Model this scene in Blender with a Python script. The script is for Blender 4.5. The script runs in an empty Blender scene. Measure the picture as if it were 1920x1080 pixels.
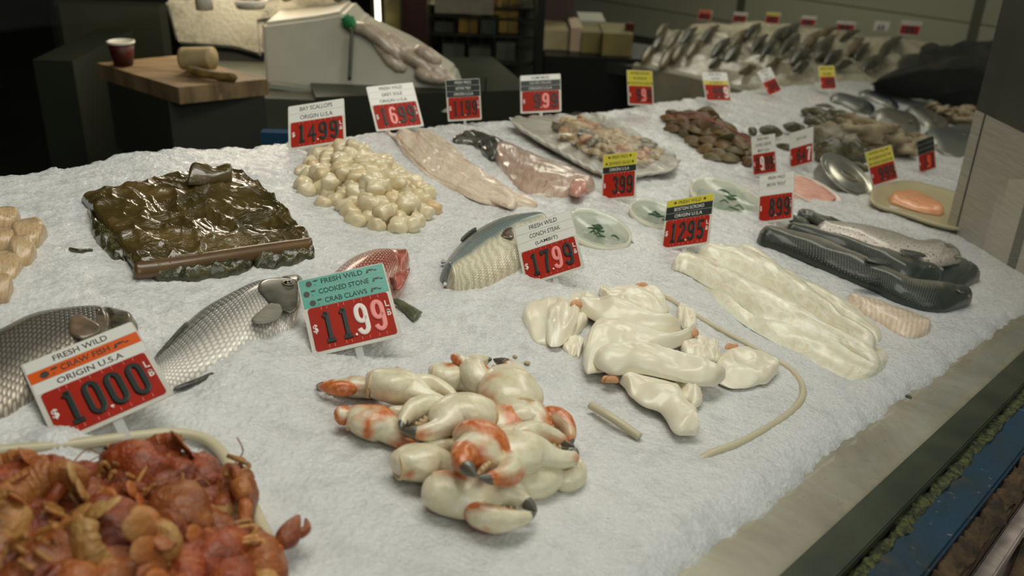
import bpy, bmesh, math, random
import numpy as np
from mathutils import Vector, Matrix, noise as mnoise

# ---------------------------------------------------------------- camera
FPX = 1800.0
CZ = 1.8
PITCH, ROLL = math.radians(25.5), math.radians(2.3)
_s, _c = math.sin(PITCH), math.cos(PITCH)
_R0, _U0, FWD = Vector((1, 0, 0)), Vector((0, _s, _c)), Vector((0, _c, -_s))
RGT = _R0 * math.cos(ROLL) + _U0 * math.sin(ROLL)
UPV = _U0 * math.cos(ROLL) - _R0 * math.sin(ROLL)
CAM = Vector((0, 0, CZ))
sc = bpy.context.scene
COL = sc.collection
cd = bpy.data.cameras.new('camera')
cam = bpy.data.objects.new('camera', cd)
COL.objects.link(cam)
m = Matrix.Identity(4)
for i in range(3):
    m[i][0], m[i][1], m[i][2], m[i][3] = RGT[i], UPV[i], -FWD[i], CAM[i]
cam.matrix_world = m
cd.sensor_fit = 'HORIZONTAL'
cd.sensor_width = 36.0
cd.lens = 36.0 * FPX / 1920.0
cd.clip_start = 0.02
cd.dof.use_dof = True
cd.dof.focus_distance = 1.15
cd.dof.aperture_fstop = 6.0
sc.camera = cam
# ---------------------------------------------------------------- world, exposure, large lights
sc.view_settings.view_transform = 'Standard'
sc.view_settings.look = 'None'
sc.view_settings.exposure = -0.09
sc.view_settings.gamma = 1.0
sc.view_settings.use_curve_mapping = False
sc.cycles.use_denoising = True
sc.cycles.max_bounces = 8
sc.cycles.transparent_max_bounces = 16
sc.cycles.sample_clamp_indirect = 4.0
w = bpy.data.worlds.new('overcast_street')
sc.world = w
w.use_nodes = True
bg = w.node_tree.nodes['Background']
bg.inputs['Color'].default_value = (0.84, 0.84, 0.80, 1)
bg.inputs['Strength'].default_value = 0.19


def dirpx(px, py):
    return RGT * ((px - 960) / FPX) + UPV * ((540 - py) / FPX) + FWD


def W(px, py, d):
    """world point seen at a pixel, d metres along the view axis"""
    return CAM + dirpx(px, py) * d


def GZ(px, py, z):
    r = dirpx(px, py)
    return CAM + r * ((z - CAM.z) / r.z)


# ---- the ice bed is one sloping plane:  1/depth = a + b px + c py
_A, _B, _C = 0.394, -0.00023, 0.001156
_q = RGT * (_B * FPX) + UPV * (-_C * FPX) + FWD * (_A + _B * 960 + _C * 540)
NRM = -_q.normalized()
KD = -1.0 / _q.length            # NRM . (P-CAM) = KD
ORG = W(960, 540, 1.0 / (_A + _B * 960 + _C * 540))
E1 = (RGT - NRM * RGT.dot(NRM)).normalized()
E2 = NRM.cross(E1).normalized()
BED = Matrix.Identity(4)
for i in range(3):
    BED[i][0], BED[i][1], BED[i][2], BED[i][3] = E1[i], E2[i], NRM[i], ORG[i]


def bed(px, py, h=0.0):
    r = dirpx(px, py)
    t = (KD + h) / r.dot(NRM)
    p = r * t + CAM - ORG
    return Vector((p.dot(E1), p.dot(E2), h))


def bworld(v):
    return BED @ Vector(v)


def lamp(name, loc, target, size, size_y, power, col):
    l = bpy.data.lights.new(name, 'AREA')
    l.shape = 'RECTANGLE'
    l.size, l.size_y, l.energy, l.color = size, size_y, power, col
    o = bpy.data.objects.new(name, l)
    COL.objects.link(o)
    o.location = loc
    o.rotation_euler = (Vector(target) - Vector(loc)).to_track_quat('-Z', 'Y').to_euler()
    return o


lamp('counter_strip_light', (0.1, 1.5, 3.1), (0.2, 1.3, 1.0), 1.6, 0.8, 27, (1.0, 0.95, 0.87))
lamp('rear_strip_light', (1.6, 3.6, 3.0), (1.3, 3.4, 0.6), 2.0, 0.6, 24, (1.0, 0.93, 0.80))
lamp('street_skylight', (1.6, -1.2, 3.4), (0.1, 1.1, 1.2), 2.6, 2.0, 36, (0.98, 0.97, 0.95))

lamp('added_highlight_light', W(520, -260, 3.5), W(520, 60, 3.4), 0.5, 0.3, 6, (1.0, 0.86, 0.70))  # unseen lamp added to put highlights on the glossy brown bundle
lamp('bin_warm_lamp', W(470, -170, 3.15), W(470, 20, 3.4), 0.6, 0.2, 4, (1.0, 0.80, 0.60))
lamp('added_wall_fill', W(1350, -420, 6.6), W(1350, 80, 6.4), 1.6, 0.8, 22, (1.0, 0.94, 0.78))  # unseen fill added to brighten the tiled wall and far counter
lamp('fridge_light', W(880, -70, 5.2), W(890, 100, 5.3), 0.5, 0.2, 2.2, (1.0, 0.85, 0.5))


# ---------------------------------------------------------------- materials
def lin(c):
    c = c / 255.0
    return c / 12.92 if c <= 0.04045 else ((c + 0.055) / 1.055) ** 2.4


def RGB(r, g, b, k=1.35):
    return (min(lin(r) * k, 0.95), min(lin(g) * k, 0.95), min(lin(b) * k, 0.95), 1)


MATS = {}


class NT:
    def __init__(s, name):
        s.m = bpy.data.materials.new(name)
        s.m.use_nodes = True
        s.t = s.m.node_tree
        s.b = s.t.nodes['Principled BSDF']
        MATS[name] = s.m

    def n(s, kind, **kw):
        nd = s.t.nodes.new(kind)
        for k, v in kw.items():
            setattr(nd, k, v)
        return nd

    def l(s, a, b):
        s.t.links.new(a, b)

    def coords(s, which='Object', scale=(1, 1, 1), rot=(0, 0, 0)):
        tc = s.n('ShaderNodeTexCoord')
        mp = s.n('ShaderNodeMapping')
        mp.inputs['Scale'].default_value = scale
        mp.inputs['Rotation'].default_value = rot
        s.l(tc.outputs[which], mp.inputs['Vector'])
        return mp.outputs['Vector']

    def noise(s, scale, detail=4, vec=None, rough=0.55, dist=0.0):
        nd = s.n('ShaderNodeTexNoise')
        nd.inputs['Scale'].default_value = scale
        nd.inputs['Detail'].default_value = detail
        nd.inputs['Roughness'].default_value = rough
        nd.inputs['Distortion'].default_value = dist
        s.l(vec if vec is not None else s.coords(), nd.inputs['Vector'])
        return nd.outputs['Fac']

    def ramp(s, fac, stops, interp='LINEAR'):
        r = s.n('ShaderNodeValToRGB')
        r.color_ramp.interpolation = interp
        el = r.color_ramp.elements
        while len(el) < len(stops):
            el.new(0.5)
        for e, (p, c) in zip(el, stops):
            e.position = p
            e.color = c if len(c) == 4 else (*c, 1)
        s.l(fac, r.inputs['Fac'])
        return r.outputs['Color']

    def mix(s, fac, a, b, mode='MIX'):
        x = s.n('ShaderNodeMix', data_type='RGBA', blend_type=mode)
        for sock, v in ((x.inputs[0], fac), (x.inputs[6], a), (x.inputs[7], b)):
            if hasattr(v, 'links') or hasattr(v, 'is_linked'):
                s.l(v, sock)
            else:
                sock.default_value = v
        return x.outputs[2]

    def math(s, op, a, b=0.0, c=None):
        x = s.n('ShaderNodeMath', operation=op)
        for sock, v in zip(x.inputs, (a, b, c)):
            if v is None:
                continue
            if hasattr(v, 'is_linked'):
                s.l(v, sock)
            else:
                sock.default_value = v
        return x.outputs[0]

    def bump(s, h, strength=0.3, dist=0.002, prev=None):
        b = s.n('ShaderNodeBump')
        b.inputs['Strength'].default_value = strength
        b.inputs['Distance'].default_value = dist
        s.l(h, b.inputs['Height'])
        if prev is not None:
            s.l(prev, b.inputs['Normal'])
        s.l(b.outputs['Normal'], s.b.inputs['Normal'])
        return b.outputs['Normal']

    def set(s, **kw):
        for k, v in kw.items():
            sock = s.b.inputs[k.replace('_', ' ')]
            if hasattr(v, 'is_linked'):
                s.l(v, sock)
            else:
                sock.default_value = v
        return s


def M(name, c1, c2=None, scale=60, rough=0.4, bump=0.0, bscale=None, metal=0.0, coat=0.0, sss=0.0, trans=0.0,
      stops=(0.35, 0.65), dist=0.002, stretch=(1, 1, 1), alpha=None, emit=None, third=None):
    """principled material, two colours blended by noise"""
    if name in MATS:
        return MATS[name]
    t = NT(name)
    if c2 is None:
        t.set(Base_Color=c1)
    else:
        f = t.noise(scale, 5, t.coords('Object', stretch))
        st = [(stops[0], c1), (stops[1], c2)]
        if third:
            st.append((min(stops[1] + 0.15, 1.0), third))
        t.set(Base_Color=t.ramp(f, st))
    t.set(Roughness=rough, Metallic=metal, Coat_Weight=coat, Transmission_Weight=trans)
    if coat:
        t.set(Coat_Roughness=0.08)
    if sss:
        t.set(Subsurface_Weight=sss, Subsurface_Scale=0.006)
        t.b.inputs['Subsurface Radius'].default_value = (1, 0.7, 0.5)
    if bump:
        t.bump(t.noise(bscale or scale * 2, 4, t.coords('Object', stretch)), bump, dist)
    if alpha is not None:
        t.set(Alpha=alpha)
    if emit:
        t.set(Emission_Color=emit[0], Emission_Strength=emit[1])
    return t.m


# ---------------------------------------------------------------- objects
def mesh_from(name, verts, faces, uvs=None, smooth=True, merge=0.0):
    me = bpy.data.meshes.new(name)
    me.from_pydata([tuple(v) for v in verts], [], faces)
    if uvs is not None:
        ul = me.uv_layers.new(name='UVMap')
        idx = np.empty(len(me.loops), dtype=np.int32)
        me.loops.foreach_get('vertex_index', idx)
        ul.data.foreach_set('uv', np.asarray(uvs, dtype=np.float32)[idx].ravel())
    if merge:
        bm = bmesh.new()
        bm.from_mesh(me)
        bmesh.ops.remove_doubles(bm, verts=bm.verts, dist=merge)
        bmesh.ops.recalc_face_normals(bm, faces=bm.faces)
        bm.to_mesh(me)
        bm.free()
    if smooth:
        me.polygons.foreach_set('use_smooth', np.ones(len(me.polygons), dtype=bool))
    me.update()
    return me


def tag(o, label=None, cat=None, group=None, kind=None):
    if label: o['label'] = label
    if cat: o['category'] = cat
    if group: o['group'] = group
    if kind: o['kind'] = kind
    return o


def put(name, me, mat=None, parent=None, mw=None):
    o = bpy.data.objects.new(name, me)
    COL.objects.link(o)
    if mat is not None and me is not None and not me.materials:
        me.materials.append(mat)
    if parent is not None:
        o.parent = parent
    if mw is not None:
        o.matrix_local = mw
    return o


def empty(name, mw, label=None, cat=None, group=None, kind=None):
    o = bpy.data.objects.new(name, None)
    o.empty_display_size = 0.02
    COL.objects.link(o)
    o.matrix_local = mw
    return tag(o, label, cat, group, kind)


def bedmat(a, b, h=0.0, rz=0.0, rx=0.0, ry=0.0, s=1.0):
    return BED @ Matrix.Translation((a, b, h)) @ Matrix.Rotation(rz, 4, 'Z') @ Matrix.Rotation(rx, 4, 'X') @ Matrix.Rotation(ry, 4, 'Y') @ Matrix.Scale(s, 4)


def copy_tree(o, parent=None):
    c = o.copy()
    COL.objects.link(c)
    if parent is not None:
        c.parent = parent
    for ch in list(KIDS.get(o.name, [])):
        d = ch.copy()
        COL.objects.link(d)
        d.parent = c
    return c


KIDS = {}


def reg(o):
    KIDS[o.name] = [x for x in COL.objects if x.parent == o]
    return o


def crom(P, t):
    """Catmull-Rom through list of Vectors, t in 0..1"""
    n = len(P) - 1
    if n == 1:
        return P[0].lerp(P[1], t)
    x = min(max(t, 0.0), 1.0) * n
    i = min(int(x), n - 1)
    f = x - i
    p1, p2 = P[i], P[i + 1]
    p0 = P[i - 1] if i > 0 else p1 * 2 - p2
    p3 = P[i + 2] if i + 2 <= n else p2 * 2 - p1
    return 0.5 * ((2 * p1) + (p2 - p0) * f + (2 * p0 - 5 * p1 + 4 * p2 - p3) * f * f + (3 * p1 - p0 - 3 * p2 + p3) * f ** 3)


def sstep(a, b, x):
    t = min(max((x - a) / (b - a), 0.0), 1.0)
    return t * t * (3 - 2 * t)


def lumps(p, scale, seed=0.0):
    return mnoise.noise(Vector((p[0] * scale + seed, p[1] * scale - seed * 0.7, (p[2] if len(p) > 2 else 0) * scale + seed * 1.3)))


def strip(name, A, B, th, mat, h0=0.0, parent=None, origin=None, nu=64, nv=24, p=0.5, ends=(0.15, 0.15), wrinkle=0.0,
          wscale=40, seed=1.0, under=0.35, hf=None, fine=0.0, fscale=200, edge=0.0, taper=(.04, .04)):
    """A solid lying on the bed between two outlines A and B (pixel polylines running the same way);
    it has its own thickness, rounded top and an underside."""
    hm = h0 + th * 0.4
    PA = [bed(x, y, hm) for x, y in A]
    PB = [bed(x, y, hm) for x, y in B]
    top, bot, uv = [], [], []
    for i in range(nu + 1):
        u = i / nu
        a, b = crom(PA, u), crom(PB, u)
        if edge:
            d = (b - a).normalized()
            a = a + d * edge * mnoise.noise(Vector((u * 5 + seed, 3.1, seed)))
            b = b + d * edge * mnoise.noise(Vector((u * 5 - seed, 7.7, seed)))
        tk = 1.0
        if taper[0] and u < taper[0]:
            tk = math.sqrt(max(0.0, 1 - (1 - u / taper[0]) ** 2))
        if taper[1] and u > 1 - taper[1]:
            tk = math.sqrt(max(0.0, 1 - (1 - (1 - u) / taper[1]) ** 2))
        if tk < 1:
            md = (a + b) / 2
            a, b = md.lerp(a, tk), md.lerp(b, tk)
        e = min(1.0, u / ends[0]) if ends[0] > 0 else 1.0
        e2 = min(1.0, (1 - u) / ends[1]) if ends[1] > 0 else 1.0
        pu = math.sqrt(max(0.0, 1 - (1 - e) ** 2)) * math.sqrt(max(0.0, 1 - (1 - e2) ** 2))
        for j in range(nv + 1):
            v = 0.5 - 0.5 * math.cos(math.pi * j / nv)
            q = a.lerp(b, v)
            c = max(0.0, 1 - (2 * v - 1) ** 2) ** p
            k = pu * c
            h = th * k
            if hf:
                h += hf(u, v) * k ** 0.5
            if wrinkle:
                h += wrinkle * lumps((q.x, q.y), wscale, seed) * k ** 0.5
            if fine:
                h += fine * lumps((q.x, q.y), fscale, seed + 5) * k ** 0.5
            top.append(Vector((q.x, q.y, h0 + h)))
            bot.append(Vector((q.x, q.y, h0 - under * th * k)))
            uv.append((u, v))
    faces = []
    N = nv + 1
    off = len(top)
    for i in range(nu):
        for j in range(nv):
            a0 = i * N + j
            faces.append((a0, a0 + N, a0 + N + 1, a0 + 1))
            faces.append((off + a0, off + a0 + 1, off + a0 + N + 1, off + a0 + N))
    allv = top + bot
    if origin is None:
        origin = sum(top, Vector()) / len(top)
        origin.z = h0
    me = mesh_from(name, [q - origin for q in allv], faces, uv + uv, True, 1e-6)
    if parent is None:
        o = put(name, me, mat, None, BED @ Matrix.Translation(origin))
    else:
        o = put(name, me, mat, parent)
    o_org[o.name] = origin
    return o


o_org = {}


def sect(name, C, R, mat=None, n=20, parent=None, mw=None, seg=None, up=Vector((0, 0, 1)), flat_end=False, rough=0.0, rs=30, seed=0, link=True):
    """body lofted along points C with half-widths R[i]=(across, height); smooth"""
    seg = seg or max(12, len(C) * 6)
    C = [Vector(c) for c in C]
    RR = [Vector((r[0], r[1], 0)) if hasattr(r, '__len__') else Vector((r, r, 0)) for r in R]
    verts, uv, faces = [], [], []
    for i in range(seg + 1):
        t = i / seg
        c = crom(C, t)
        d = crom(C, min(1, t + 0.01)) - crom(C, max(0, t - 0.01))
        d.normalize()
        r = crom(RR, t)
        k = 1.0
        if not flat_end:
            e = min(t, 1 - t) * seg / 3.0
            k = math.sqrt(max(0.0, 1 - (1 - min(1, e)) ** 2)) if e < 1 else 1.0
        side = up.cross(d)
        if side.length < 1e-4:
            side = Vector((1, 0, 0)).cross(d)
        side.normalize()
        upd = d.cross(side)
        for j in range(n):
            a = 2 * math.pi * j / n
            rr = 1.0
            if rough:
                rr += rough * mnoise.noise(Vector((t * rs * 0.3 + seed, math.cos(a) * 1.5, math.sin(a) * 1.5 + seed)))
            verts.append(c + side * (math.cos(a) * max(r.x, 1e-5) * k * rr) + upd * (math.sin(a) * max(r.y, 1e-5) * k * rr))
            uv.append((t, j / n))
    for i in range(seg):
        for j in range(n):
            a0, a1 = i * n + j, i * n + (j + 1) % n
            faces.append((a0, a1, a1 + n, a0 + n))
    faces.append(tuple(range(n - 1, -1, -1)))
    faces.append(tuple(seg * n + j for j in range(n)))
    me = mesh_from(name, verts, faces, uv, True, 0)
    if not link:
        return me
    return put(name, me, mat, parent, mw)


def lathe(name, prof, mat=None, parent=None, mw=None, n=40, flute=0, famp=0.0, smooth=True):
    verts, faces, uv = [], [], []
    for i, (r, h) in enumerate(prof):
        for j in range(n):
            a = 2 * math.pi * j / n
            rr = max(r, 1e-5) * (1 + famp * math.cos(a * flute) * (1 if i > len(prof) * 0.3 else 0))
            verts.append((rr * math.cos(a), rr * math.sin(a), h))
            uv.append((j / n, i / len(prof)))
    for i in range(len(prof) - 1):
        for j in range(n):
            a0, a1 = i * n + j, i * n + (j + 1) % n
            faces.append((a0, a1, a1 + n, a0 + n))
    faces.append(tuple(range(n - 1, -1, -1)))
    faces.append(tuple((len(prof) - 1) * n + j for j in range(n)))
    return put(name, mesh_from(name, verts, faces, uv, smooth), mat, parent, mw)


def tube(name, pts, r, mat, parent=None, mw=None, n=8, closed=False, flat=1.0, smooth_path=True, seg=None):
    P = [Vector(p) for p in pts]
    if closed:
        P = P + [P[0]]
    S = seg or len(P) * 8
    verts, faces = [], []
    path = [crom(P, i / S) for i in range(S + 1)] if smooth_path else P
    S = len(path) - 1
    for i, c in enumerate(path):
        if closed:
            d = path[(i + 1) % S] - path[(i - 1) % S]
        else:
            d = path[min(S, i + 1)] - path[max(0, i - 1)]
        d.normalize()
        side = Vector((0, 0, 1)).cross(d)
        if side.length < 1e-3:
            side = Vector((1, 0, 0)).cross(d)
        side.normalize()
        u2 = d.cross(side)
        for j in range(n):
            a = 2 * math.pi * j / n
            verts.append(c + side * math.cos(a) * r + u2 * math.sin(a) * r * flat)
    for i in range(S):
        for j in range(n):
            a0, a1 = i * n + j, i * n + (j + 1) % n
            faces.append((a0, a1, a1 + n, a0 + n))
    faces.append(tuple(range(n - 1, -1, -1)))
    faces.append(tuple(S * n + j for j in range(n)))
    return put(name, mesh_from(name, verts, faces), mat, parent, mw)


def prism(name, poly, h0, h1, mat, parent=None, mw=None, bevel=0.0, top=None):
    """polygon (a,b) extruded between heights; top = optional second outline"""
    n = len(poly)
    top = top or poly
    v = [(p[0], p[1], h0) for p in poly] + [(p[0], p[1], h1) for p in top]
    f = [tuple(range(n - 1, -1, -1)), tuple(range(n, 2 * n))] + [(i, (i + 1) % n, n + (i + 1) % n, n + i) for i in range(n)]
    me = mesh_from(name, v, f, None, False)
    bm = bmesh.new()
    bm.from_mesh(me)
    bmesh.ops.recalc_face_normals(bm, faces=bm.faces)
    if bevel:
        bmesh.ops.bevel(bm, geom=list(bm.edges), offset=bevel, segments=2, affect='EDGES')
    bm.to_mesh(me)
    bm.free()
    return put(name, me, mat, parent, mw)


def box(name, x0, x1, y0, y1, z0, z1, mat, parent=None, mw=None, bevel=0.0):
    return prism(name, [(x0, y0), (x1, y0), (x1, y1), (x0, y1)], z0, z1, mat, parent, mw, bevel)


def hexa(name, pts, mat, parent=None, origin=None):
    """8 world points: bottom four then top four"""
    o = origin or sum(pts[:4], Vector()) / 4
    f = [(3, 2, 1, 0), (4, 5, 6, 7), (0, 1, 5, 4), (1, 2, 6, 5), (2, 3, 7, 6), (3, 0, 4, 7)]
    me = mesh_from(name, [p - o for p in pts], f, None, False, 1e-7)
    return put(name, me, mat, parent, Matrix.Translation(o) if parent is None else Matrix.Translation(o - Vector(o_par.get(parent.name, o))))


o_par = {}
# ================================================================ SETTING
HL = -0.012
L0, L1 = bed(1480, 1080, HL), bed(1906, 680, HL)
LD = (L1 - L0).normalized()
LN = Vector((-LD.y, LD.x, 0))        # towards the ice


def lb(s, t, h=0.0):
    """bed point: s metres along the ledge, t metres inwards from the glass line"""
    q = L0 + LD * s + LN * t
    return Vector((q.x, q.y, h))


_wa, _wb = bworld(L0), bworld(L1)
UH = Vector((_wb.x - _wa.x, _wb.y - _wa.y, 0)).normalized()
VH = Vector((-UH.y, UH.x, 0))


def room(s, t, z):
    q = Vector((_wa.x, _wa.y, 0)) + UH * s + VH * t
    return Vector((q.x, q.y, z))


def rbox(name, s0, s1, t0, t1, z0, z1, mat, parent=None):
    p = [room(s0, t0, z0), room(s1, t0, z0), room(s1, t1, z0), room(s0, t1, z0)]
    q = [room(s0, t0, z1), room(s1, t0, z1), room(s1, t1, z1), room(s0, t1, z1)]
    return hexa(name, p + q, mat, parent)


m_wall = M('dark_painted_wall', RGB(42, 45, 34), RGB(26, 28, 20), 2.0, 0.7)
m_floor = M('wet_dark_concrete', RGB(34, 34, 28), RGB(20, 20, 16), 3.0, 0.5, 0.2)
m_ceil = M('dark_ceiling', RGB(40, 40, 34), None, rough=0.8)
tag(rbox('floor', -6, 14, -0.3, 9.0, -0.1, 0.0, m_floor), kind='structure')
tag(rbox('ceiling', -6, 7.7, 0.0, 9.0, 3.6, 3.7, m_ceil), kind='structure')
tag(rbox('wall_back', -6, 7.6, 9.0, 9.1, 0.0, 3.6, m_wall), kind='structure')
tag(rbox('wall_left', -6.1, -6, 0.0, 9.0, 0.0, 3.6, m_wall), kind='structure')

# far wall, tiled, seen above the crates
t = NT('grey_wall_tiles')
br = t.n('ShaderNodeTexBrick')
br.offset = 0.0
br.inputs['Scale'].default_value = 1.0
br.inputs['Brick Width'].default_value = 0.28
br.inputs['Row Height'].default_value = 0.28
br.inputs['Mortar Size'].default_value = 0.006
br.inputs['Color1'].default_value = RGB(176, 176, 150, 1.3)
br.inputs['Color2'].default_value = RGB(166, 166, 142, 1.3)
br.inputs['Mortar'].default_value = RGB(90, 92, 76)
tcn = t.n('ShaderNodeTexCoord')
sp = t.n('ShaderNodeSeparateXYZ')
t.l(tcn.outputs['Object'], sp.inputs[0])
cb = t.n('ShaderNodeCombineXYZ')
t.l(t.math('ADD', sp.outputs[0], t.math('MULTIPLY', sp.outputs[1], 1.0)), cb.inputs[0])
t.l(sp.outputs[2], cb.inputs[1])
t.l(cb.outputs[0], br.inputs['Vector'])
t.set(Base_Color=br.outputs['Color'], Roughness=0.35)
tag(rbox('wall_right', 7.6, 7.7, 0.0, 9.0, 0.0, 3.6, t.m), kind='structure')
m_side = M('street_paving', RGB(70, 70, 66), RGB(50, 50, 48), 4, 0.9)
tag(rbox('pavement', -8, 16, -9, -0.3, -0.12, -0.02, m_side), kind='structure')

# ---------------------------------------------------------------- ice
ICE_PX = [(-420, 372), (-150, 332), (0, 312), (200, 288), (400, 264), (700, 240), (870, 221), (1060, 207), (1280, 180), (1400, 165),
          (1550, 149), (1650, 152), (1740, 172), (1832, 212), (1900, 330), (1960, 470), (1990, 545),
          (1920, 584), (1784, 682), (1650, 775), (1587, 822), (1510, 892), (1440, 962), (1340, 1030), (1283, 1082),
          (1150, 1250), (600, 1340), (-300, 1300)]
POLY = np.array([bed(x, y)[:2] for x, y in ICE_PX])


def sdist(P, poly):
    """signed distance (inside positive) of points P (n,2)"""
    n = len(poly)
    d = np.full(len(P), 1e9)
    inside = np.zeros(len(P), dtype=bool)
    for i in range(n):
        a, b = poly[i], poly[(i + 1) % n]
        e = b - a
        wv = P - a
        tt = np.clip((wv @ e) / (e @ e), 0, 1)
        q = wv - tt[:, None] * e
        d = np.minimum(d, np.hypot(q[:, 0], q[:, 1]))
        c = ((a[1] <= P[:, 1]) & (b[1] > P[:, 1])) | ((b[1] <= P[:, 1]) & (a[1] > P[:, 1]))
        dy = b[1] - a[1] if b[1] != a[1] else 1e-9
        xi = a[0] + (P[:, 1] - a[1]) / dy * e[0]
        inside ^= c & (P[:, 0] < xi)
    return np.where(inside, d, -d)


rng = np.random.default_rng(7)


def vnoise(x, y, seed):
    r = np.random.default_rng(seed)
    G = r.random((256, 256)).astype(np.float32)
    xi, yi = np.floor(x).astype(int), np.floor(y).astype(int)
    fx, fy = x - xi, y - yi
    fx, fy = fx * fx * (3 - 2 * fx), fy * fy * (3 - 2 * fy)
    g = lambda i, j: G[i & 255, j & 255]
    return ((g(xi, yi) * (1 - fx) + g(xi + 1, yi) * fx) * (1 - fy) + (g(xi, yi + 1) * (1 - fx) + g(xi + 1, yi + 1) * fx) * fy) * 2 - 1


MOUNDS = [(140, 828, 0.03, 0.006), (95, 832, 0.02, 0.010), (240, 300, 0.14, 0.012), (1035, 555, 0.05, 0.003), (720, 460, 0.07, 0.008),
          (470, 700, 0.06, 0.006), (850, 560, 0.04, 0.006), (60, 500, 0.08, 0.004), (1300, 500, 0.05, 0.002), (900, 340, 0.07, 0.008),
          (1180, 340, 0.10, 0.010), (1480, 300, 0.10, 0.012), (560, 590, 0.04, 0.006), (1120, 395, 0.06, 0.004), (1560, 220, 0.15, 0.02),
          (330, 800, 0.04, 0.004)]


def ice_mesh():
    foot = np.array([(CAM - ORG).dot(E1), (CAM - ORG).dot(E2)])
    NR, NA = 900, 860
    r = 0.42 * (7.2 / 0.42) ** (np.arange(NR) / (NR - 1))
    a = np.radians(np.linspace(-52, 50, NA))
    R, Aa = np.meshgrid(r, a, indexing='ij')
    X = (foot[0] + R * np.sin(Aa)).ravel()
    Y = (foot[1] + R * np.cos(Aa)).ravel()
    X += vnoise(X * 170, Y * 170, 3) * 0.0012
    d = sdist(np.stack([X, Y], 1), POLY)
    tl = (X - L0.x) * LN.x + (Y - L0.y) * LN.y
    ek = np.where(tl < 0.30, 0.55, 1.0)
    d = d + (vnoise(X * 22 + 5, Y * 22, 11) * 0.010 + vnoise(X * 60 + 5, Y * 60, 12) * 0.006 + vnoise(X * 160, Y * 160, 14) * 0.003) * ek
    z = vnoise(X * 6 + 3, Y * 6, 21) * 0.004 + vnoise(X * 16, Y * 16, 22) * 0.0026 + vnoise(X * 45, Y * 45, 23) * 0.0015
    z += vnoise(X * 110, Y * 110, 24) * 0.0012 + np.abs(vnoise(X * 260, Y * 260, 25)) * 0.0016
    # smoother near the front edge where it has melted onto the ledge
    tl = (X - L0.x) * LN.x + (Y - L0.y) * LN.y
    k = np.clip((tl - 0.10) / 0.30, 0.30, 1.0)
    z *= k
    for mx, my, mr, mh in MOUNDS:
        q = bed(mx, my)
        z += mh * np.exp(-((X - q.x) ** 2 + (Y - q.y) ** 2) / (mr * mr))
    e = np.clip(d / 0.045, 0, 1)
    drop = np.where(tl < 0.30, 0.022, 0.10)
    z -= drop * (1 - np.sqrt(np.clip(1 - (1 - e) ** 2, 0, 1)))
    keep = d > -0.004
    V = np.stack([X, Y, z], 1)
    idx = np.arange(NR * NA).reshape(NR, NA)
    f = np.stack([idx[:-1, :-1], idx[:-1, 1:], idx[1:, 1:], idx[1:, :-1]], -1).reshape(-1, 4)
    kf = keep[f].all(1)
    f = f[kf]
    used = np.unique(f)
    remap = -np.ones(NR * NA, dtype=np.int64)
    remap[used] = np.arange(len(used))
    V = V[used]
    f = remap[f]
    me = bpy.data.meshes.new('crushed_ice')
    me.vertices.add(len(V))
    me.vertices.foreach_set('co', V.astype(np.float32).ravel())
    me.loops.add(f.size)
    me.loops.foreach_set('vertex_index', f.astype(np.int32).ravel())
    me.polygons.add(len(f))
    me.polygons.foreach_set('loop_start', np.arange(0, f.size, 4, dtype=np.int32))
    me.polygons.foreach_set('use_smooth', np.ones(len(f), dtype=bool))
    me.update(calc_edges=True)
    return me


def ice_mat(name, col, col2, s=1.0):
    t = NT(name)
    vec = t.coords('Object')
    n1 = t.noise(26 * s, 6, vec, 0.7)
    n2 = t.noise(5 * s, 3, vec)
    c = t.ramp(n1, [(0.30, col2), (0.52, col)])
    spk = t.noise(120 * s, 2, vec)
    nb = t.noise(9 * s, 2, vec)
    f = t.math('MULTIPLY', t.ramp(spk, [(0.735, (0, 0, 0)), (0.76, (1, 1, 1))]), t.ramp(nb, [(0.55, (0, 0, 0)), (0.66, (1, 1, 1))]))
    c = t.mix(f, c, RGB(110, 104, 90))
    vor = t.n('ShaderNodeTexVoronoi', feature='F1')
    vor.inputs['Scale'].default_value = 210 * s
    t.l(vec, vor.inputs['Vector'])
    h = t.math('ADD', t.math('MULTIPLY', vor.outputs['Distance'], 0.9), t.math('MULTIPLY', t.noise(380 * s, 3, vec, 0.7), 0.9))
    t.bump(h, 0.55, 0.0022)
    t.set(Base_Color=c, Roughness=t.ramp(t.noise(160 * s, 2, vec), [(0.4, (0.16,) * 3), (0.6, (0.5,) * 3)]),
          Subsurface_Weight=0.25, Subsurface_Scale=0.01, Coat_Weight=0.15, Coat_Roughness=0.2)
    t.b.inputs['Subsurface Radius'].default_value = (0.9, 1.0, 1.1)
    return t.m


m_ice = ice_mat('crushed_ice', (0.73, 0.73, 0.715, 1), (0.60, 0.60, 0.585, 1))
ice = put('crushed_ice', ice_mesh(), m_ice, None, BED.copy())
tag(ice, 'white crushed ice spread thick over the whole display counter', 'ice', kind='stuff')

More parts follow.
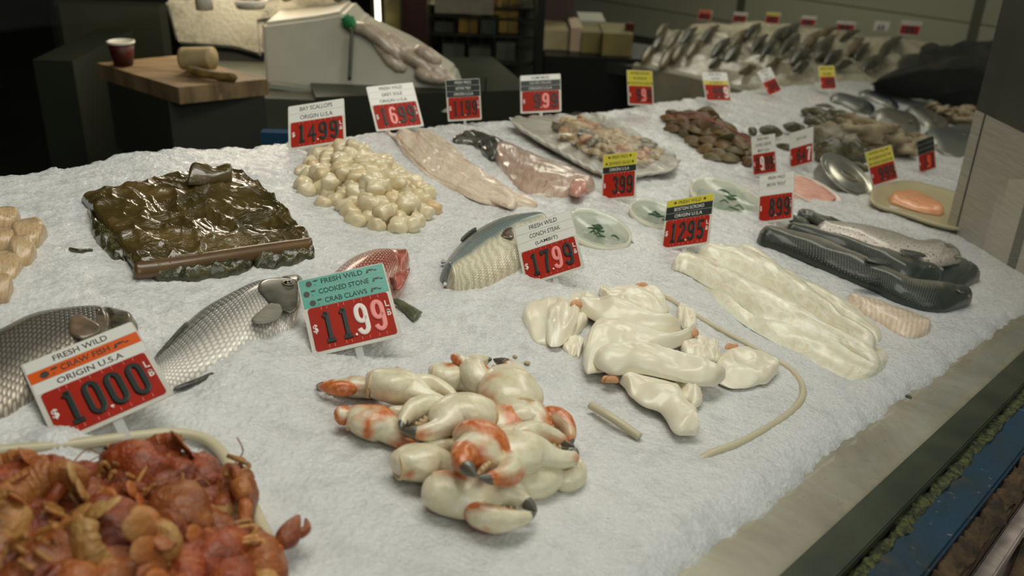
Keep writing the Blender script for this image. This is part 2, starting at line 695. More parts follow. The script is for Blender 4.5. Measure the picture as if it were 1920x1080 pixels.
# ---------------------------------------------------------------- counter, ledge, front frame
t = NT('stained_steel_ledge')
v = t.coords('Object')
c = t.ramp(t.noise(3.2, 6, v, 0.7, 0.6), [(0.3, RGB(120, 114, 98)), (0.5, RGB(150, 145, 128)), (0.7, RGB(176, 172, 156))])
f = t.ramp(t.noise(70, 4, v, 0.8), [(0.62, (0, 0, 0)), (0.70, (1, 1, 1))])
f = t.math('MULTIPLY', f, t.ramp(t.noise(7, 2, v), [(0.5, (0, 0, 0)), (0.62, (1, 1, 1))]))
t.set(Base_Color=t.mix(f, c, RGB(70, 64, 48)), Roughness=0.42, Metallic=0.35)
t.bump(t.noise(60, 3, v), 0.08, 0.002)
m_ledge = t.m
m_steel = NT('brushed_steel')
v = m_steel.coords('Object', (3, 3, 60))
m_steel.set(Base_Color=m_steel.ramp(m_steel.noise(4, 4, v), [(0.3, RGB(150, 145, 132, 1.2)), (0.7, RGB(172, 166, 152, 1.2))]), Metallic=0.2,
            Roughness=0.38)
m_steel = m_steel.m
m_dsteel = M('dull_dark_steel', RGB(66, 68, 58), RGB(48, 50, 42), 4, 0.35, metal=0.5)
m_seal = M('dark_green_glazing_frame', RGB(52, 58, 42), RGB(38, 44, 30), 14, 0.45, metal=0.2)


def lstrip(name, s0, s1, t0, t1, h0, h1, mat, parent=None, bevel=0.0):
    p = [lb(s0, t0), lb(s1, t0), lb(s1, t1), lb(s0, t1)]
    me = prism(name, [(q.x, q.y) for q in p], h0, h1, mat, None, BED.copy(), bevel)
    if parent is not None:
        me.parent = parent
        me.matrix_local = Matrix.Identity(4)
    return me


counter = empty('display_counter', BED.copy(), 'steel seafood display counter with a stained bare ledge along its front edge', 'counter')
lstrip('ledge', -1.2, 2.2, 0.0, 0.42, HL - 0.02, HL, m_ledge, counter, 0.002)
body_px = [(-420, 380), (0, 320), (400, 275), (700, 252), (1060, 218), (1400, 178), (1650, 168), (1832, 230), (1960, 470), (1990, 545), (1920, 590), (1587, 830), (1280, 1085), (1150, 1240), (600, 1330), (-300, 1290)]
bp = [bed(x, y) for x, y in body_px]
cen = sum(bp, Vector()) / len(bp)
bp = [cen + (q - cen) * 0.985 for q in bp]
prism('body', [(q.x, q.y) for q in bp], -0.55, -0.035, m_dsteel, counter, Matrix.Identity(4))

# frame outside the glass: seal, mossy strip, blue beam, rusty lip, pale strip, blue boards
frame = empty('window_sill', BED.copy(), 'mossy blue painted window sill rail outside the glass with a rusty lip', 'sill')
lstrip('sealing_strip', -1.2, 2.6, -0.030, 0.004, HL - 0.03, HL + 0.006, m_seal, frame, 0.0015)
m_moss = M('moss', RGB(40, 44, 28, 1), RGB(84, 90, 42, 1), 160, 0.95, 0.9, 160, stops=(0.42, 0.62), dist=0.004)
t = NT('weathered_blue_paint')
v = t.coords('Object')
c = t.ramp(t.noise(9, 5, v, 0.7), [(0.32, RGB(70, 56, 34)), (0.44, RGB(30, 52, 62, 1)), (0.7, RGB(24, 58, 80, 1))])
c = t.mix(t.ramp(t.noise(60, 4, v, 0.8), [(0.62, (0, 0, 0)), (0.72, (1, 1, 1))]), c, RGB(120, 112, 92))
t.set(Base_Color=c, Roughness=0.45)
t.bump(t.noise(40, 4, v), 0.3, 0.003)
m_blue = t.m
m_rust = M('rusty_dirty_edge', RGB(40, 32, 18, 1), RGB(86, 66, 38, 1), 30, 0.9, 0.9, 90, stops=(0.38, 0.66), dist=0.004, third=RGB(120, 100, 74, 1))
m_palest = M('worn_pale_strip', RGB(150, 138, 126), RGB(104, 96, 88), 20, 0.6, 0.3, 60)


def bumpy_strip(name, s0, s1, t0, t1, h, amp, mat, parent, seed=0, n=240, wav=0.0):
    V, Fc = [], []
    m_ = 8
    for i in range(n + 1):
        s_ = s0 + (s1 - s0) * i / n
        for j in range(m_ + 1):
            f_ = j / m_
            tt = t0 + (t1 - t0) * f_
            wv = wav * mnoise.noise(Vector((s_ * 30, seed, j * 0.2)))
            q = lb(s_, tt + wv)
            hh = h * math.sin(math.pi * f_) ** 0.5 + amp * mnoise.noise(Vector((s_ * 120, tt * 150, seed)))
            V.append((q.x, q.y, hh))
    base = Vector((0, 0, 0))
    for i in range(n):
        for j in range(m_):
            a0 = i * (m_ + 1) + j
            Fc.append((a0, a0 + 1, a0 + m_ + 2, a0 + m_ + 1))
    o = put(name, mesh_from(name, V, Fc), mat, parent)
    return o


lstrip('beam', -1.2, 2.8, -0.078, -0.031, HL - 0.05, HL - 0.006, m_blue, frame, 0.003)
mo = bumpy_strip('moss', -0.6, 1.2, -0.043, -0.029, 0.003, 0.0035, m_moss, frame, 3, 520, 0.007)
mo.matrix_local = Matrix.Translation((0, 0, HL - 0.006))
lstrip('lip', -1.2, 2.8, -0.100, -0.079, HL - 0.06, HL - 0.020, m_rust, frame, 0.003)
mo = bumpy_strip('dirt', -0.6, 1.2, -0.099, -0.074, 0.007, 0.008, m_rust, frame, 9, 420, 0.008)
mo.matrix_local = Matrix.Translation((0, 0, HL - 0.020))
mo['label'] = 'rusty brown dirt packed along the sill'
lstrip('capping', -1.2, 2.8, -0.118, -0.101, HL - 0.085, HL - 0.040, m_palest, frame, 0.002)
# slatted blue boards below the sill
brd = empty('board_panel', BED.copy(), 'worn blue board front below the window sill with pale slanting battens', 'panel')
lstrip('board', -1.2, 2.8, -0.60, -0.119, HL - 0.16, HL - 0.12, m_blue, brd)
m_navy = M('dark_blue_paint', RGB(16, 42, 66), RGB(28, 66, 92), 12, 0.4, 0.2, 40)
m_blue2 = M('scraped_blue_paint', RGB(30, 72, 98), RGB(96, 122, 132), 16, 0.45, 0.2, 40, stops=(0.5, 0.75), stretch=(1, 1, 1))


def batten(px0, px1, wdt, mat, hh=-0.09, nm='batten'):
    a, b = bed(*px0, hh), bed(*px1, hh)
    d = (b - a).normalized()
    n_ = Vector((-d.y, d.x, 0)) * wdt / 2
    pts = [a - n_, b - n_, b + n_, a + n_]
    return prism(nm, [(p.x, p.y) for p in pts], hh - 0.03, hh, mat, brd, Matrix.Identity(4), 0.002)


batten((1745, 1080), (1925, 862), 0.016, m_palest, -0.075)
batten((1712, 1080), (1925, 826), 0.020, m_blue2, -0.078)
batten((1822, 1090), (1925, 890), 0.012, m_blue2, -0.085)
batten((1850, 1090), (1925, 930), 0.006, m_rust, -0.085)
batten((1880, 1090), (1935, 960), 0.020, m_palest, -0.080)
batten((1905, 1090), (1935, 1010), 0.018, m_rust, -0.072)

# glass pane: stands on the seal, upright
t = NT('window_glass')
out = t.t.nodes['Material Output']
tr = t.n('ShaderNodeBsdfTransparent')
tr.inputs['Color'].default_value = (0.965, 0.98, 0.965, 1)
gl = t.n('ShaderNodeBsdfGlossy')
gl.inputs['Roughness'].default_value = 0.0
gl.inputs['Color'].default_value = (1, 1, 1, 1)
fr = t.n('ShaderNodeFresnel')
fr.inputs['IOR'].default_value = 1.28
mx = t.n('ShaderNodeMixShader')
geo = t.n('ShaderNodeNewGeometry')
t.l(t.math('MULTIPLY', fr.outputs[0], t.math('SUBTRACT', 1.0, geo.outputs['Backfacing'])), mx.inputs[0])
t.l(tr.outputs[0], mx.inputs[1])
t.l(gl.outputs[0], mx.inputs[2])
t.l(mx.outputs[0], out.inputs['Surface'])
m_glass = t.m
g = [bworld(lb(-1.15, -0.012, HL)), bworld(lb(1.35, -0.012, HL)), bworld(lb(1.35, -0.006, HL)), bworld(lb(-1.15, -0.006, HL))]
gt = [Vector((p.x, p.y, 2.9)) for p in g]
pane = hexa('window_1', g + gt, m_glass)
tag(pane, 'large clear shop window pane in front of the counter', 'window', kind='structure')

# steel end panel and dark reflection slab on the right
endp = empty('end_panel', Matrix.Translation(bworld(bed(1770, 450))), 'brushed steel end panel closing the right side of the counter', 'panel')
o_par[endp.name] = bworld(bed(1770, 450))
A0, A1 = bworld(bed(1768, 452, -0.03)), bworld(bed(1893, 531, -0.03))
A2 = A1 + (A1 - A0) * 0.35
dd = (A2 - A0).cross(Vector((0, 0, 1))).normalized() * -0.02
if dd.y < 0:
    dd = -dd
def up_to(p, px, py):
    r = dirpx(px, py)
    # height above p reached by the sight line through px,py
    k = ((p.x - CAM.x) * r.x + (p.y - CAM.y) * r.y) / (r.x * r.x + r.y * r.y)
    return Vector((p.x, p.y, CAM.z + r.z * k))


B0 = up_to(A0, 1828, 205)
far = A0 + Vector((0.42, 0.55, 0))
hexa('panel', [A0, A1, A1 + dd, A0 + dd] + [Vector((p.x, p.y, B0.z)) for p in (A0, A1, A1 + dd, A0 + dd)], m_steel, endp)
hexa('return_panel', [A1, A2 + (A1 - A0) * 1.2, A2 + (A1 - A0) * 1.2 + dd, A1 + dd] + [Vector((p.x, p.y, B0.z)) for p in (A1, A2 + (A1 - A0) * 1.2, A2 + (A1 - A0) * 1.2 + dd, A1 + dd)], m_steel, endp)
tw = (A1 - A0).normalized()
hexa('corner_strip', [A1 - tw * 0.02 - dd * 0.1, A1 + tw * 0.004 - dd * 0.1, A1 + tw * 0.004, A1 - tw * 0.02] + [Vector((p.x, p.y, B0.z)) for p in (A1 - tw * 0.02 - dd * 0.1, A1 + tw * 0.004 - dd * 0.1, A1 + tw * 0.004, A1 - tw * 0.02)], m_dsteel, endp)
hexa('edge_strip', [A0 + tw * 0.035 - dd * 0.06, A0 + tw * 0.039 - dd * 0.06, A0 + tw * 0.039, A0 + tw * 0.035] + [Vector((p.x, p.y, B0.z)) for p in (A0 + tw * 0.035 - dd * 0.06, A0 + tw * 0.039 - dd * 0.06, A0 + tw * 0.039, A0 + tw * 0.035)], m_dsteel, endp)
m_dark_refl = M('dark_green_grey_reflection', RGB(46, 50, 40), RGB(34, 38, 30), 5, 0.4)
E0, E1_ = A0 + tw * 0.0, A2 + (A1 - A0) * 1.4
zt = 3.6
po = hexa('dark_reflection_slab', [Vector((p.x, p.y, B0.z)) for p in (E0, E1_, E1_ + dd * 2, E0 + dd * 2)] + [Vector((p.x, p.y, zt)) for p in (E0, E1_, E1_ + dd * 2, E0 + dd * 2)], m_dark_refl)  # dark slab whose colour stands for the reflection in the upper steel
tag(po, 'dark grey green slab painted as the dark reflection above the steel end panel', 'post')

# ================================================================ BACKGROUND (inside the shop)
def fb(name, x0, y0, x1, y1, d, depth, mat, parent=None, yaw=0.0, d1=None, floor=False):
    """upright box: its front face spans these pixels at depth d; gravity aligned"""
    p0, p1 = W(x0, y1, d), W(x1, y1, d1 or d)
    if d1 is None:
        p1.z = p0.z
    p1 = Vector((p1.x, p1.y, p0.z))
    H = up_to(p0, x0, y0).z
    fw = Vector((0, 0, 1)).cross(p1 - p0).normalized() * depth
    z0 = 0.0 if floor else p0.z
    b = [Vector((p.x, p.y, z0)) for p in (p0, p1, p1 + fw, p0 + fw)]
    return hexa(name, b + [Vector((p.x, p.y, H)) for p in b], mat, parent)


def world_empty(name, loc, label, cat, group=None):
    e = empty(name, Matrix.Translation(loc), label, cat, group)
    o_par[e.name] = Vector(loc)
    return e


def quadprism(name, pts, thick, mat, parent=None):
    """polygon of world points extruded down by thick"""
    n = len(pts)
    o = sum(pts, Vector()) / n
    v = [p - o for p in pts] + [p - o - Vector((0, 0, thick)) for p in pts]
    f = [tuple(range(n)), tuple(range(2 * n - 1, n - 1, -1))] + [(i, n + i, n + (i + 1) % n, (i + 1) % n) for i in range(n)]
    me = mesh_from(name, v, f, None, False, 1e-7)
    return put(name, me, mat, parent, Matrix.Translation(o) if parent is None else Matrix.Translation(o - o_par[parent.name]))


# workbench with wooden top
zb = W(230, 122, 3.05).z
m_wood = M('stained_bench_wood', RGB(142, 118, 84), RGB(96, 78, 52), 5, 0.6, 0.3, 30, stretch=(1, 6, 1), stops=(0.35, 0.62), third=RGB(168, 140, 104))
m_bdark = M('bench_side_dark', RGB(44, 46, 38), None, rough=0.6)
P1, P2, P3, P4 = GZ(182, 118, zb), GZ(334, 164, zb), GZ(502, 148, zb), GZ(330, 104, zb)
wb = world_empty('workbench', Vector((P2.x, P2.y, 0)), 'dark workbench with a stained wooden top at the back left', 'workbench')
quadprism('bench_top', [P1, P2, P3, P4], 0.05, m_wood, wb)
q = [P1.lerp(P2, 0.1), P2 + (P1 - P2).normalized() * 0.06, P3.lerp(P2, 0.05), P4]
quadprism('apron', [Vector((p.x, p.y, zb - 0.05)) for p in q], 0.22, m_bdark, wb)
m_bsteel = M('grey_cabinet_steel', RGB(96, 98, 84), RGB(76, 78, 66), 3, 0.4, metal=0.3)
cabb = world_empty('steel_cabinet', Vector((P3.x, P3.y, 0)), 'grey steel drawer cabinet under the wooden bench and ice bin', 'cabinet')
fb('body', 335, 178, 640, 238, 3.02, 0.5, m_bsteel, cabb, d1=3.02)
fb('door', 475, 166, 478, 238, 3.0, 0.03, m_bdark, cabb)
fb('plate', 400, 200, 440, 232, 3.0, 0.01, M('pale_plate', RGB(120, 120, 106), None, rough=.4), cabb)
dr = world_empty('dark_cupboard', W(250, 250, 3.4), 'dark cupboard standing behind the ice left of the bench', 'cupboard')
fb('side', 100, 110, 170, 330, 3.6, 0.6, M('cupboard_green', RGB(34, 38, 28), None, rough=.5), dr)
fb('panel', 112, 4, 312, 135, 4.2, 0.1, M('cupboard_panel_olive', RGB(58, 60, 44), RGB(50, 52, 38), 3, rough=.5), dr)
fb('edge', 112, 0, 122, 135, 4.16, 0.04, M('cupboard_edge_black', RGB(14, 15, 10), None, rough=.5), dr)

# coffee cup
cp = GZ(232, 122, zb)
cpd = (cp - CAM).dot(FWD)
ccup = world_empty('coffee_cup', cp, 'dark red paper coffee cup with a white lid on the wooden bench', 'cup')
rr = 24 * cpd / FPX
ho = up_to(cp, 232, 76).z - cp.z
lathe('cup_body', [(0, 0), (rr * 0.72, 0), (rr * 0.97, ho * 0.93)], M('cup_dark_red', RGB(84, 22, 14), RGB(44, 14, 10), 40, 0.5), ccup)
lathe('lid', [(rr * 1.0, ho * 0.9), (rr * 1.05, ho * 0.91), (rr * 1.05, ho * 0.98), (rr * 0.9, ho), (rr * 0.88, ho * 0.97), (0, ho * 0.97)], M('lid_white', RGB(190, 190, 176), None, rough=.4), ccup)
# mallet
mc = GZ(372, 138, zb)
md = (mc - CAM).dot(FWD)
mal = world_empty('mallet', mc, 'wooden mallet with a pale cylindrical head lying on the bench', 'mallet')
k_ = md / FPX
sect('mallet_head', [(-30 * k_, 0.02, 24 * k_), (30 * k_, -0.0, 30 * k_)], [(21 * k_, 21 * k_)] * 2, M('pale_wood', RGB(168, 152, 112), RGB(140, 120, 80), 12, .6), 24, mal, flat_end=True)
sect('handle', [(-10 * k_, -0.06, 16 * k_), (40 * k_, -0.08, 10 * k_), (90 * k_, -0.09, 8 * k_)], [(9 * k_, 9 * k_), (8 * k_, 8 * k_), (10 * k_, 10 * k_)], M('worn_handle_wood', RGB(140, 110, 50), RGB(60, 50, 24), 18, .6), 14, mal)

# polystyrene-white ice bin with squid on it
m_bin = M('scuffed_white_plastic', RGB(172, 168, 152), RGB(150, 146, 130), 3, 0.5, 0.1, 20)
icebin = world_empty('ice_bin', W(660, 190, 3.1), 'white heaped ice bin behind a clear panel at the back', 'bin')


def upright(name, pix, d, depth, mat, parent):
    p = [W(x, y, d + (x - pix[0][0]) * 0.0) for x, y in pix]
    n = len(p)
    off = Vector((0.10, 1, 0.10)).normalized() * depth
    o = o_par[parent.name] if parent is not None else sum(p, Vector()) / n
    v = [q - o for q in p] + [q - o + off for q in p]
    f = [tuple(range(n)), tuple(range(2 * n - 1, n - 1, -1))] + [(i, n + i, n + (i + 1) % n, (i + 1) % n) for i in range(n)]
    me = mesh_from(name, v, f, None, False, 1e-7)
    bm = bmesh.new(); bm.from_mesh(me)
    bmesh.ops.bevel(bm, geom=list(bm.edges), offset=0.012, segments=2, affect='EDGES')
    bmesh.ops.triangulate(bm, faces=[f for f in bm.faces if len(f.verts) > 4])
    bm.to_mesh(me); bm.free()
    return put(name, me, mat, parent, None if parent is not None else Matrix.Translation(o))


upright('side_panel', [(490, 44), (600, 30), (640, 22), (668, 52), (760, 95), (842, 150), (862, 206), (640, 178), (496, 160)], 3.1, 0.16, m_bin, icebin)
upright('rim', [(498, 158), (640, 175), (866, 208), (866, 213), (640, 181), (496, 163)], 3.07, 0.03, M('rim_steel', RGB(150, 150, 136), None, rough=.3, metal=.5), icebin)
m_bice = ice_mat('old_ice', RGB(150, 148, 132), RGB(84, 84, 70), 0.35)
tub = world_empty('ice_tub', W(400, 100, 3.3), 'clear tub of old grey ice beside the mallet', 'tub')
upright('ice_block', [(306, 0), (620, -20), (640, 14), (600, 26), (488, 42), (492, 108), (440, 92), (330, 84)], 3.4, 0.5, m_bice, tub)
upright('under_shadow_box', [(330, 84), (440, 92), (492, 108), (492, 142), (420, 134), (330, 120)], 3.42, 0.5, M('under_shadow_black', RGB(20, 20, 14), None, rough=.6), tub)  # black box that stands in for the shade below the ice block
# small goods standing on the tub
jar = world_empty('plastic_jar', W(384, 18, 3.2), 'white plastic jar standing on the old ice', 'jar')
lathe('body', [(0, 0), (0.028, 0), (0.032, 0.09), (0, 0.09)], M('jar_white', RGB(196, 196, 190), None, rough=.4), jar)
bowl = world_empty('meat_bowl', W(470, 15, 3.2), 'white dish of dark red meat at the top of the photo', 'bowl')
lathe('dish', [(0, 0), (0.045, 0), (0.058, 0.03), (0.05, 0.03), (0, 0.025)], M('dish_white', RGB(190, 186, 176), None, rough=.3), bowl)
sect('meat', [(-0.045, 0, 0.035), (0, 0, 0.05), (0.045, 0, 0.035)], [(0.03, 0.02)] * 3, M('red_meat', RGB(140, 44, 30), RGB(90, 24, 18), 60, .4), 16, bowl, rough=.3)
pbag = world_empty('paper_bag', W(580, 12, 3.2), 'pale paper bag crumpled along the top of the ice bin', 'bag')
sect('bag', [(-0.12, 0.1, 0.02), (0, 0.1, 0.05), (0.12, 0.1, 0.03)], [(0.08, 0.03)] * 3, M('pale_paper', RGB(214, 196, 168), RGB(190, 170, 140), 20, .6), 16, pbag, rough=.4)
gcap = world_empty('green_glove', W(655, 42, 3.08), 'green rubber glove tucked on the white bin corner', 'glove')
sect('glove', [(-0.02, 0, 0.02), (0.0, 0, 0.0), (0.02, -0.01, -0.02)], [(0.012, 0.014), (0.018, 0.02), (0.010, 0.012)], M('green_rubber', RGB(20, 110, 56), None, rough=.5), 14, gcap, rough=.4)
tool = world_empty('metal_rod', W(660, 100, 3.05), 'thin metal rod leaning against the white ice bin', 'rod')
ra, rb = W(660, 52, 3.05) - W(660, 100, 3.05), W(655, 150, 3.03) - W(660, 100, 3.05)
tube('rod', [ra, rb], 0.006, m_dsteel, tool)

# squid on the bin's slope
m_squid = M('pale_squid_skin', RGB(196, 180, 160), RGB(164, 146, 128), 14, 0.3, coat=.3, third=RGB(206, 196, 178))
SQ = [((662, 52), (690, 56), (735, 92), (752, 112)), ((680, 55), (715, 70), (742, 98), (760, 108)), ((724, 64), (745, 84), (768, 104), (778, 108)),
      ((776, 92), (795, 98), (815, 112), (822, 124)), ((735, 100), (770, 106), (805, 130), (830, 148)), ((715, 90), (735, 112), (752, 125), (765, 128)),
      ((778, 132), (800, 142), (825, 148), (838, 152)), ((790, 118), (815, 130), (840, 148), (858, 158)), ((700, 74), (722, 94), (745, 112), (756, 118))]
for i, pts in enumerate(SQ):
    pw = [W(x, y, 3.085 + 0.008 * (i % 3)) for x, y in pts]
    oo = pw[0]
    s_ = sect('squid', [p - oo for p in pw], [(0.018, 0.016), (0.026, 0.022), (0.024, 0.02), (0.012, 0.01)], m_squid, 16, None, Matrix.Translation(oo), rough=.15, seed=i)
    tag(s_, 'pale whole squid in the heap on the white ice bin', 'squid', 'squid heaped on the ice bin')

# steel counter behind the ice (left centre), leg panels
ct = world_empty('steel_counter', W(760, 215, 3.0), 'dark steel counter front under the white ice bin', 'counter')
fb('front', 600, 182, 990, 330, 3.05, 0.5, M('counter_dark', RGB(52, 56, 44), RGB(38, 42, 32), 2, .4, metal=.2), ct, d1=3.25)
fb('post', 905, 146, 909, 300, 3.0, 0.02, m_dsteel, ct)
gp = fb('glass_panel', 852, 126, 905, 212, 2.98, 0.006, m_glass, ct)
gp['label'] = 'clear upright panel'
fb('crate', 492, 248, 560, 300, 2.3, 0.03, M('blue_plastic', RGB(16, 56, 84), None, rough=.9), None)
tag(bpy.data.objects['crate'], 'blue plastic crate edge peeping over the ice by the scallop sign', 'crate')

# display fridge with lit tube
m_fr = M('fridge_frame_redbrown', RGB(52, 22, 14), None, rough=.5)
m_blk = M('fridge_black', RGB(16, 17, 12), None, rough=.4)
fg = world_empty('display_fridge', W(880, 190, 5.0), 'dark glass fronted display fridge with yellow lit shelves', 'fridge')
fb('back_panel', 700, -120, 1010, 190, 5.6, 0.05, M('fridge_back', RGB(60, 62, 46), RGB(40, 42, 30), 2, .5), fg)
fb('side_post', 756, -120, 800, 190, 4.95, 0.12, m_fr, fg)
fb('side_post', 1000, -120, 1014, 190, 4.95, 0.3, m_blk, fg)
for i, y in enumerate((8, 28, 62, 112)):
    fb('shelf', 800, y, 1000, y + 4, 5.05, 0.45, m_dsteel, fg)
m_yel = M('yellow_packs', RGB(186, 150, 60), RGB(130, 104, 50), 6, .5)
m_grn = M('grey_green_packs', RGB(96, 100, 84), RGB(66, 72, 58), 8, .5)
k = 0
for (x0, x1, y0, y1, mm) in [(915, 935, -8, 8, m_yel), (938, 958, -12, 8, m_yel), (960, 975, -10, 8, m_yel), (850, 880, -6, 8, m_grn), (884, 905, 12, 28, m_yel), (820, 850, 14, 28, m_grn), (915, 972, 10, 27, m_yel),
                             (860, 895, 32, 62, m_yel), (900, 930, 36, 62, m_grn), (935, 970, 30, 61, m_yel), (815, 850, 40, 62, m_grn), (830, 870, 84, 112, m_grn), (880, 920, 90, 112, m_grn), (930, 965, 80, 112, m_grn),
                             (865, 900, 150, 182, m_grn), (910, 960, 158, 186, m_grn)]:
    o = fb('food_pack', x0, y0, x1, y1, 5.1, 0.16, mm)
    tag(o, 'yellow packet on a shelf of the display fridge' if mm is m_yel else 'grey green packet on a shelf of the display fridge', 'packet', 'yellow packets in the fridge' if mm is m_yel else 'grey green packets in the fridge')
for i in range(9):
    x = 805 + i * 24
    fb('wire', x, -60, x + 1.4, 112, 5.0, 0.01, m_dsteel, fg)
tl_ = world_empty('tube_lamp', W(710, 60, 4.6), 'lit upright white tube lamp at the top behind the squid', 'lamp')
a_, b_ = W(711, 62, 4.6), W(706, -60, 4.6)
tube('tube', [a_ - a_, b_ - a_], 0.013, M('lamp_glow', (1, .93, .75, 1), None, emit=((1, .88, .66, 1), 3.2)), tl_, Matrix.Translation((0, 0, 0)))
fb('housing', 722, -60, 750, 70, 4.7, 0.05, M('olive_housing', RGB(98, 90, 44), RGB(58, 54, 28), 14, .5), tl_)
hw = fb('hanging_sheet', 815, -60, 925, 24, 4.6, 0.02, M('grey_sheet', RGB(110, 104, 90), RGB(84, 80, 68), 8, .7))
tag(hw, 'grey paper sheet hanging in front of the fridge at the top', 'sheet')

# brown carton, crates on a dark table
pc = world_empty('carton', W(1040, 52, 6.0), 'purple brown cardboard carton above the pale crates', 'carton')
fb('carton_body', 992, -60, 1074, 50, 6.0, 0.4, M('purple_brown_card', RGB(82, 62, 58), RGB(66, 50, 46), 3, .7), pc)
fb('print', 1000, 6, 1040, 12, 5.98, 0.02, m_blk, pc)
tb = world_empty('table', W(1100, 110, 5.8), 'dark table carrying the pale fish crates', 'table')
T1, T2, T3, T4 = W(1014, 97, 5.8), W(1188, 112, 5.5), W(1230, 92, 6.1), W(1040, 82, 6.4)
zt_ = T1.z
quadprism('table_top', [Vector((p.x, p.y, zt_)) for p in (T1, T2, T3, T4)], 0.06, m_bdark, tb)
fb('front', 1012, 104, 1185, 300, 5.85, 0.4, m_blk, tb)
m_cr1 = M('pale_crate_wood', RGB(176, 162, 124), RGB(150, 136, 100), 5, .7)
m_cr2 = M('olive_crate_wood', RGB(128, 116, 66), RGB(104, 94, 50), 5, .7)
CR = [('pale wooden fish crate at the left end of the dark table', 1018, 56, 1066, 95, 5.75, m_cr1), ('pale pinkish wooden crate second along the dark table', 1068, 52, 1090, 97, 5.72, M('pink_crate_wood', RGB(178, 156, 130), None, rough=.7)),
      ('olive wooden crate in the middle of the dark table', 1090, 60, 1126, 100, 5.7, m_cr2), ('olive wooden crate with a red stamp at the right of the table', 1128, 62, 1184, 104, 5.65, m_cr2)]
for i, (lab, x0, y0, x1, y1, d, mm) in enumerate(CR):
    e = world_empty('crate', W((x0 + x1) / 2, y1, d), lab, 'crate')
    fb('crate_body', x0, y0, x1, y1, d, 0.35, mm, e)
    ym = (y0 + y1) / 2
    fb('slat_gap', x0, ym, x1, ym + 1.5, d - 0.01, 0.02, m_bdark, e)
    if i == 3:
        fb('stamp', x0 + 6, y0 + 20, x0 + 34, y0 + 28, d - 0.012, 0.01, M('stamp_red', RGB(110, 50, 26), None, rough=.7), e)
for lab, x0, y0, x1, y1, mm in (('white paper sheets lying over the crates', 1086, 38, 1134, 58, RGB(160, 160, 142)), ):
    o = fb('paper_sheet', x0, y0, x1, y1, 5.9, 0.3, M('paper_white', mm, None, rough=.6)); tag(o, lab, 'paper')
o = fb('bottle', 1172, 44, 1188, 62, 5.7, 0.05, M('dark_red_bottle', RGB(70, 18, 14), None, rough=.3)); tag(o, 'dark red bottle standing on the olive crate', 'bottle')

# ---- far ice counter with small fish and price signs
FD = 5.6
fz = {}
F1_, F2_, F3_, F4_ = W(1186, 118, 5.4), W(1560, 205, 4.9), W(1850, 96, 6.4), W(1290, 40, 6.6)
F5_ = W(1860, 170, 5.3)
far_c = world_empty('far_counter', W(1380, 170, 5.2), 'second ice counter with a pale front board at the back right', 'counter')


def farpt(px, py, dh=0.0):
    """point on the far slope"""
    r = dirpx(px, py)
    p = CAM + r * ((F1_ - CAM).dot(FN) / r.dot(FN))
    return p + FN * dh


FN = (F2_ - F1_).cross(F4_ - F1_).normalized()
if FN.z < 0:
    FN = -FN
OUTL = [(1186, 118), (1225, 88), (1245, 52), (1300, 40), (1420, 44), (1600, 56), (1760, 78), (1850, 100), (1850, 175), (1700, 190), (1560, 205), (1430, 176), (1300, 142)]
pts = [farpt(x, y) for x, y in OUTL]
o = o_par[far_c.name]
nn = len(pts)
cc = sum(pts, Vector()) / nn
V_, Fc = [], []
K = 26
for k in range(K + 1):
    for i in range(nn * 6):
        u = i / (nn * 6) * nn
        i0 = int(u)
        e = pts[i0].lerp(pts[(i0 + 1) % nn], u - i0)
        p = cc.lerp(e, k / K)
        p = p + FN * (0.05 * mnoise.noise(p * 4) + 0.03 * mnoise.noise(p * 14) - (0.10 if k == K else 0))
        V_.append(p - o)
N6 = nn * 6
for k in range(K):
    for i in range(N6):
        Fc.append((k * N6 + i, k * N6 + (i + 1) % N6, (k + 1) * N6 + (i + 1) % N6, (k + 1) * N6 + i))
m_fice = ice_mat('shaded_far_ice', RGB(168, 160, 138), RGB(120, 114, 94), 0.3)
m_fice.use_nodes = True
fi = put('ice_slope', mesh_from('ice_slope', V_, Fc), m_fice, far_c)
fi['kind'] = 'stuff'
fr1 = [farpt(1186, 122), farpt(1300, 146), farpt(1430, 180), farpt(1560, 209)]
m_board = M('pale_front_board', RGB(140, 134, 112), RGB(112, 108, 90), 4, .6)
for a_, b_ in zip(fr1[:-1], fr1[1:]):
    dn = Vector((0, 0, -0.22))
    bk = Vector((0.03, 0.08, 0))
    hexa('front_board', [a_ + dn, b_ + dn, b_ + dn + bk, a_ + dn + bk, a_, b_, b_ + bk, a_ + bk], m_board, far_c)
dn = Vector((0, 0, -0.9))
hexa('base', [fr1[0] + dn, fr1[3] + dn, fr1[3] + dn + bk * 6, fr1[0] + dn + bk * 6] + [p + Vector((0, 0, -0.2)) for p in (fr1[0] + bk, fr1[3] + bk, fr1[3] + bk * 6, fr1[0] + bk * 6)], m_dsteel, far_c)
m_ff = M('far_fish_dark', RGB(44, 46, 36), RGB(84, 80, 62), 10, 0.35)
m_ff2 = M('far_fish_tan', RGB(120, 104, 74), RGB(74, 66, 46), 10, 0.4)
random.seed(5)
rows = []
